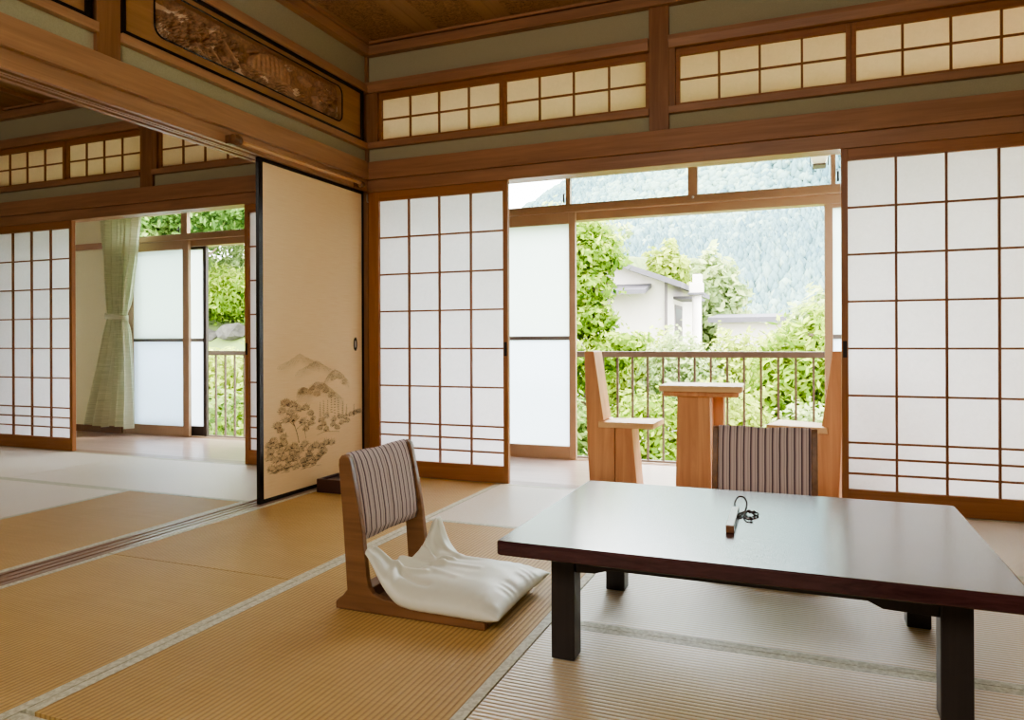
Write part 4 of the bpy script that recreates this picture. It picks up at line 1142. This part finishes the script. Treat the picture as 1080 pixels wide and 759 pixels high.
for i, (lab, e, mt) in enumerate((('leafy shrub above the rocks in the side room window', (-7.1, 6.4, 1.62, 1.2, .6, .48), 'leaf_bright'),
                                  ('grassy shrub below the rocks in the side room window', (-5.6, 4.3, 0.18, 1.2, .5, .55), 'leaf_yellow'),
                                  ('shrub close behind the side room balcony railing', (-4.3, 3.0, -0.55, 1.3, .45, .75), 'leaf_mid'),
                                  ('bright shrub at the right end of the side room balcony railing', (-3.1, 3.0, -0.6, .8, .45, .8), 'leaf_bright'),
                                  ('pale shrub high on the bank under the overhanging tree', (-7.9, 7.4, 2.55, 1.6, .6, .75), 'leaf_pale'),
                                  ('tall shrub on the bank at the right of the side room window', (-5.9, 6.6, 1.3, .9, .6, .6), 'leaf_mid'))):
    t = thing('bank_shrub', lab, 'shrub', (e[0], e[1], e[2] - e[5]), 'shrubs on the bank')
    foliage('foliage', [e, (e[0] - .4 * e[3], e[1], e[2] + .1, e[3] * .6, e[4] * .8, e[5]), (e[0] + .4 * e[3], e[1], e[2], e[3] * .6, e[4] * .8, e[5])], 7000, 0.045, M[mt], t, 80 + i, elong=2.3)
def rock(c, s, seed, lab):
    bm = bmesh.new(); bmesh.ops.create_icosphere(bm, subdivisions=2, radius=1)
    for v in bm.verts:
        n_ = mnoise.noise(v.co * 1.3 + Vector((seed, 0, 0))); n2_ = mnoise.noise(v.co * 4 + Vector((0, seed, 0)))
        v.co = Vector((v.co.x * s[0], v.co.y * s[1], v.co.z * s[2])) * (1 + .35 * n_ + .1 * n2_)
    m = MB(); m.v = [tuple(v.co + Vector(c)) for v in bm.verts]; m.f = [tuple(v.index for v in f.verts) for f in bm.faces]; m.mi = [0] * len(m.f); bm.free()
    tag(m.build('garden_rock', M['stone'], None, smooth=False), lab, 'rock', 'rocks on the bank')
rock((-7.2, 6.0, 0.92), (.28, .22, .14), 1.0, 'large grey rock on the bank in the side room window')
rock((-6.55, 5.9, 1.0), (.25, .2, .15), 5.0, 'grey rock right of the large one on the bank')
rock((-7.85, 6.0, 0.98), (.26, .22, .14), 9.0, 'grey rock left of the large one on the bank')

# the white house
def house():
    t = thing('house', 'white house with grey gabled roof beyond the garden', 'house', (-2.2, 16, GZ))
    xr_, yf, yb = -0.59, 14.0, 18.5
    xl = -4.4; ax = -2.5
    def zr(x): return 2.36 + (-x + xr_) * 0.372 if x > ax else 2.36 + (-ax + xr_) * 0.372 - (ax - x) * 0.372
    MB().prism([(xl, GZ - .3), (xr_, GZ - .3), (xr_, zr(xr_) - .1), (ax, zr(ax) - .1), (xl, zr(xl) - .1)], 'y', yf, yb).build('wall', M['housewall'], t)
    xe = -0.14; xw = xl - .45; th = 0.13
    r_ = MB()
    r_.prism([(ax, zr(ax)), (xe, zr(xe) - .0), (xe, zr(xe) - th), (ax, zr(ax) - th)], 'y', yf - .55, yb + .4)
    r_.prism([(xw, zr(xw)), (ax, zr(ax)), (ax, zr(ax) - th), (xw, zr(xw) - th)], 'y', yf - .55, yb + .4)
    r_.build('roof', M['roof'], t)
    MB().prism([(13.2, 2.03), (14.0, 2.22), (14.0, 2.12), (13.2, 1.93)], 'x', -3.6, -0.95).build('pent_roof', M['roof'], t)
    MB().box(-0.62, -0.56, 13.93, 14.0, GZ - .3, 2.30).build('downpipe', M['pipe'], t)
    wn = MB().box(-0.592, -0.57, 15.2, 16.4, 0.7, 1.75).build('window', M['pipe'], t)
    MB().box(-0.571, -0.565, 15.3, 16.3, 0.8, 1.65).build('pane', M['darkwin'], wn)
    MB().prism([(15.0, 1.95), (16.6, 1.95), (16.6, 1.88), (15.0, 1.88)], 'x', -0.59, 0.0).build('window_canopy', M['roof'], t)
house()
t = thing('water_tank', 'white box tank on a pale column beside the white house', 'tank', (0.12, 14.2, GZ))
MB().box(-0.05, 0.26, 14.05, 14.35, 1.97, 2.22).build('tank_box', M['housewall'], t, bevel=.01)
MB().box(0.02, 0.24, 14.1, 14.3, 2.22, 2.42).build('vent_cap', M['housewall'], t, bevel=.02)
MB().box(-0.08, 0.29, 14.0, 14.4, 1.92, 1.97).build('shelf', M['roof'], t)
MB().tube([(0.11, 14.2, GZ), (0.11, 14.2, 1.92)], .11, 14).build('column', M['housewall'], t, smooth=True)
t = thing('house', 'low pale house with flat mauve roof in the distance', 'house', (1.6, 21, GZ))
MB().box(-0.05, 3.2, 20.2, 22.5, GZ - .5, 1.38).build('wall', M['housewall'], t)
MB().prism([(19.8, 1.38), (22.8, 1.6), (22.8, 1.74), (19.8, 1.54)], 'x', -0.3, 3.4).build('roof', M['roof'], t)
t = thing('house', 'bright white house behind the feathery treetop on the right', 'house', (5.0, 24, GZ))
MB().box(3.4, 7.0, 24, 27, GZ - .5, 2.1).build('wall', M['housewall'], t)
MB().prism([(3.1, 2.1), (7.3, 2.1), (5.2, 2.9)], 'y', 23.7, 27.3).build('roof', M['rooftan'], t)

def hill_z(x, y):
    rise = min(1, max(0, (y - 78) / 72)) ** 1.1
    top = 37 + 0.17 * (x + 30) if x > -46 else 34.3 + 0.12 * (x + 46)
    top = max(top, 20) + 3.0 * mnoise.noise(Vector((x * .03, 0, 2))) + 14 * math.exp(-((x - 5) / 40) ** 2)
    z = GZ - 1 + top * rise + 5.0 * mnoise.noise(Vector((x * .04, y * .04, 0))) * min(1, rise * 3)
    if y > 152: z -= (y - 152) * 0.4
    return z
def hills():
    nx, ny = 130, 60; vs, fs = [], []
    for i in range(nx + 1):
        for j in range(ny + 1):
            x = -210 + 330 * i / nx; y = 50 + 130 * j / ny
            vs.append((x, y, hill_z(x, y)))
    for i in range(nx):
        for j in range(ny):
            q = i * (ny + 1) + j; fs.append((q, q + ny + 1, q + ny + 2, q + 1))
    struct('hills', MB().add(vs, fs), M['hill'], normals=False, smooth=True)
    # cedar forest over the slope: far too many crowns to count
    g = np.random.default_rng(17); N = 30000
    y = 76 + 80 * g.random(N); x = -0.62 * (y + 4) - 12 + (0.72 * (y + 4) + 28) * g.random(N)
    n1 = np.array([mnoise.noise(Vector((a * .035, b * .035, 4))) for a, b in zip(x, y)])
    n2 = np.array([mnoise.noise(Vector((a * .03, b * .03, 1))) for a, b in zip(x, y)])
    z = np.array([hill_z(a, b) for a, b in zip(x, y)]) - .3
    con = n1 + g.uniform(-.3, .3, N) > -0.05
    Rr = np.where(con, g.uniform(.45, .72, N), g.uniform(.6, 1.0, N)); hh = Rr * np.where(con, g.uniform(2.2, 3.2, N), g.uniform(1.2, 1.7, N))
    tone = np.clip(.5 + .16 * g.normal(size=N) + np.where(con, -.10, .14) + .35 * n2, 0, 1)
    K = 6; hs = np.where(con[:, None], np.array([0, .35, .68, 1.0]), np.array([0, .35, .75, 1.0])); rs = np.where(con[:, None], np.array([.95, 1, .6, .06]), np.array([.8, 1.05, .8, .25]))
    th = g.random(N)[:, None, None] * 6 + (np.arange(K) * 2 * PI / K)[None, None, :]
    q = Rr[:, None, None] * rs[:, :, None] * g.uniform(.75, 1.25, (N, 4, K))
    V = np.stack([x[:, None, None] + q * np.cos(th), y[:, None, None] + q * np.sin(th), z[:, None, None] + (hh[:, None] * hs)[:, :, None] * g.uniform(.92, 1.08, (N, 4, K))], -1)
    mb = MB(); mb.v = V.reshape(-1, 3).tolist()
    loc = [(lv * K + k, lv * K + (k + 1) % K, (lv + 1) * K + (k + 1) % K, (lv + 1) * K + k) for lv in range(3) for k in range(K)]
    Fq = (np.arange(N)[:, None, None] * 4 * K + np.array(loc)[None]).reshape(-1, 4)
    mb.f = [tuple(f_) for f_ in Fq.tolist()]; mb.mi = [0] * len(mb.f); at = np.repeat(tone, len(loc)).tolist()
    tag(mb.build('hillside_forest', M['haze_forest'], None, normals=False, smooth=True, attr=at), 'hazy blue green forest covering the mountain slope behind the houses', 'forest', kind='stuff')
hills()
struct('ground_valley', MB().box(-220, 130, 55, 60, GZ - 3, GZ - .8), M['soil'])

# ------------------------------------------------------------------ light
wd = bpy.data.worlds.new('sky'); SC.world = wd; wd.use_nodes = True
nt = wd.node_tree; nt.nodes.clear()
wo = nt.nodes.new('ShaderNodeOutputWorld'); bg = nt.nodes.new('ShaderNodeBackground'); nt.links.new(bg.outputs[0], wo.inputs[0])
bg.inputs[0].default_value = (0.93, 0.97, 1.0, 1); bg.inputs[1].default_value = 6.6
sun = bpy.data.lights.new('sun', 'SUN'); sun.energy = 4.0; sun.angle = 0.06; sun.color = (1, 0.95, 0.86)
so = bpy.data.objects.new('sun', sun); COL.objects.link(so); so.rotation_euler = (math.radians(42), 0, math.radians(-62))
def area(name, loc, rot, sx, sy, e, col, portal=False):
    a = bpy.data.lights.new(name, 'AREA'); a.shape = 'RECTANGLE'; a.size = sx; a.size_y = sy; a.energy = e; a.color = col
    o = bpy.data.objects.new(name, a); COL.objects.link(o); o.location = loc; o.rotation_euler = rot
    if portal: a.cycles.is_portal = True
    return o
area('portal_main', (1.83, 1.345, 0.98), (math.radians(-90), 0, 0), 3.6, 2.1, 1, (1, 1, 1), True)
area('portal_side', (-2.69, 1.345, 0.98), (math.radians(-90), 0, 0), 1.65, 2.1, 1, (1, 1, 1), True)
area('fill_main', (1.9, -4.9, 2.2), (math.radians(62), 0, 0), 2.4, 0.9, 19, (1.0, 0.95, 0.88))  # added fill panel behind the camera, not a fixture of the room
area('fill_side', (-1.9, -4.9, 2.2), (math.radians(62), 0, 0), 2.4, 0.9, 12, (1.0, 0.95, 0.88))  # same added fill for the side room, out of view

# ------------------------------------------------------------------ camera
cam = bpy.data.cameras.new('camera'); co = bpy.data.objects.new('camera', cam); COL.objects.link(co)
cam.sensor_fit = 'HORIZONTAL'; cam.sensor_width = 36.0; cam.lens = 36.0 * 769.97 / 1080
cam.shift_x = 0.0; cam.shift_y = -(379.5 - 359.68) / 1080
cam.clip_start = 0.02; cam.clip_end = 600
yaw, roll = math.radians(21.8138), math.radians(-0.2143)
F = Vector((-math.sin(yaw), math.cos(yaw), 0)); R0 = Vector((math.cos(yaw), math.sin(yaw), 0)); U0 = Vector((0, 0, 1))
Rv = R0 * math.cos(roll) + U0 * math.sin(roll); Uv = U0 * math.cos(roll) - R0 * math.sin(roll)
mw = Matrix.Identity(4)
for i in range(3): mw[i][0], mw[i][1], mw[i][2] = Rv[i], Uv[i], -F[i]
mw.translation = Vector((2.5212, -3.8891, 0.82))
co.matrix_world = mw
SC.camera = co

SC.view_settings.view_transform = 'AgX'
SC.view_settings.look = 'AgX - Medium High Contrast'
SC.view_settings.exposure = 1.4
SC.cycles.use_denoising = True
SC.cycles.max_bounces = 12; SC.cycles.diffuse_bounces = 6; SC.cycles.glossy_bounces = 4; SC.cycles.transmission_bounces = 8; SC.cycles.transparent_max_bounces = 24
SC.cycles.sample_clamp_indirect = 8.0
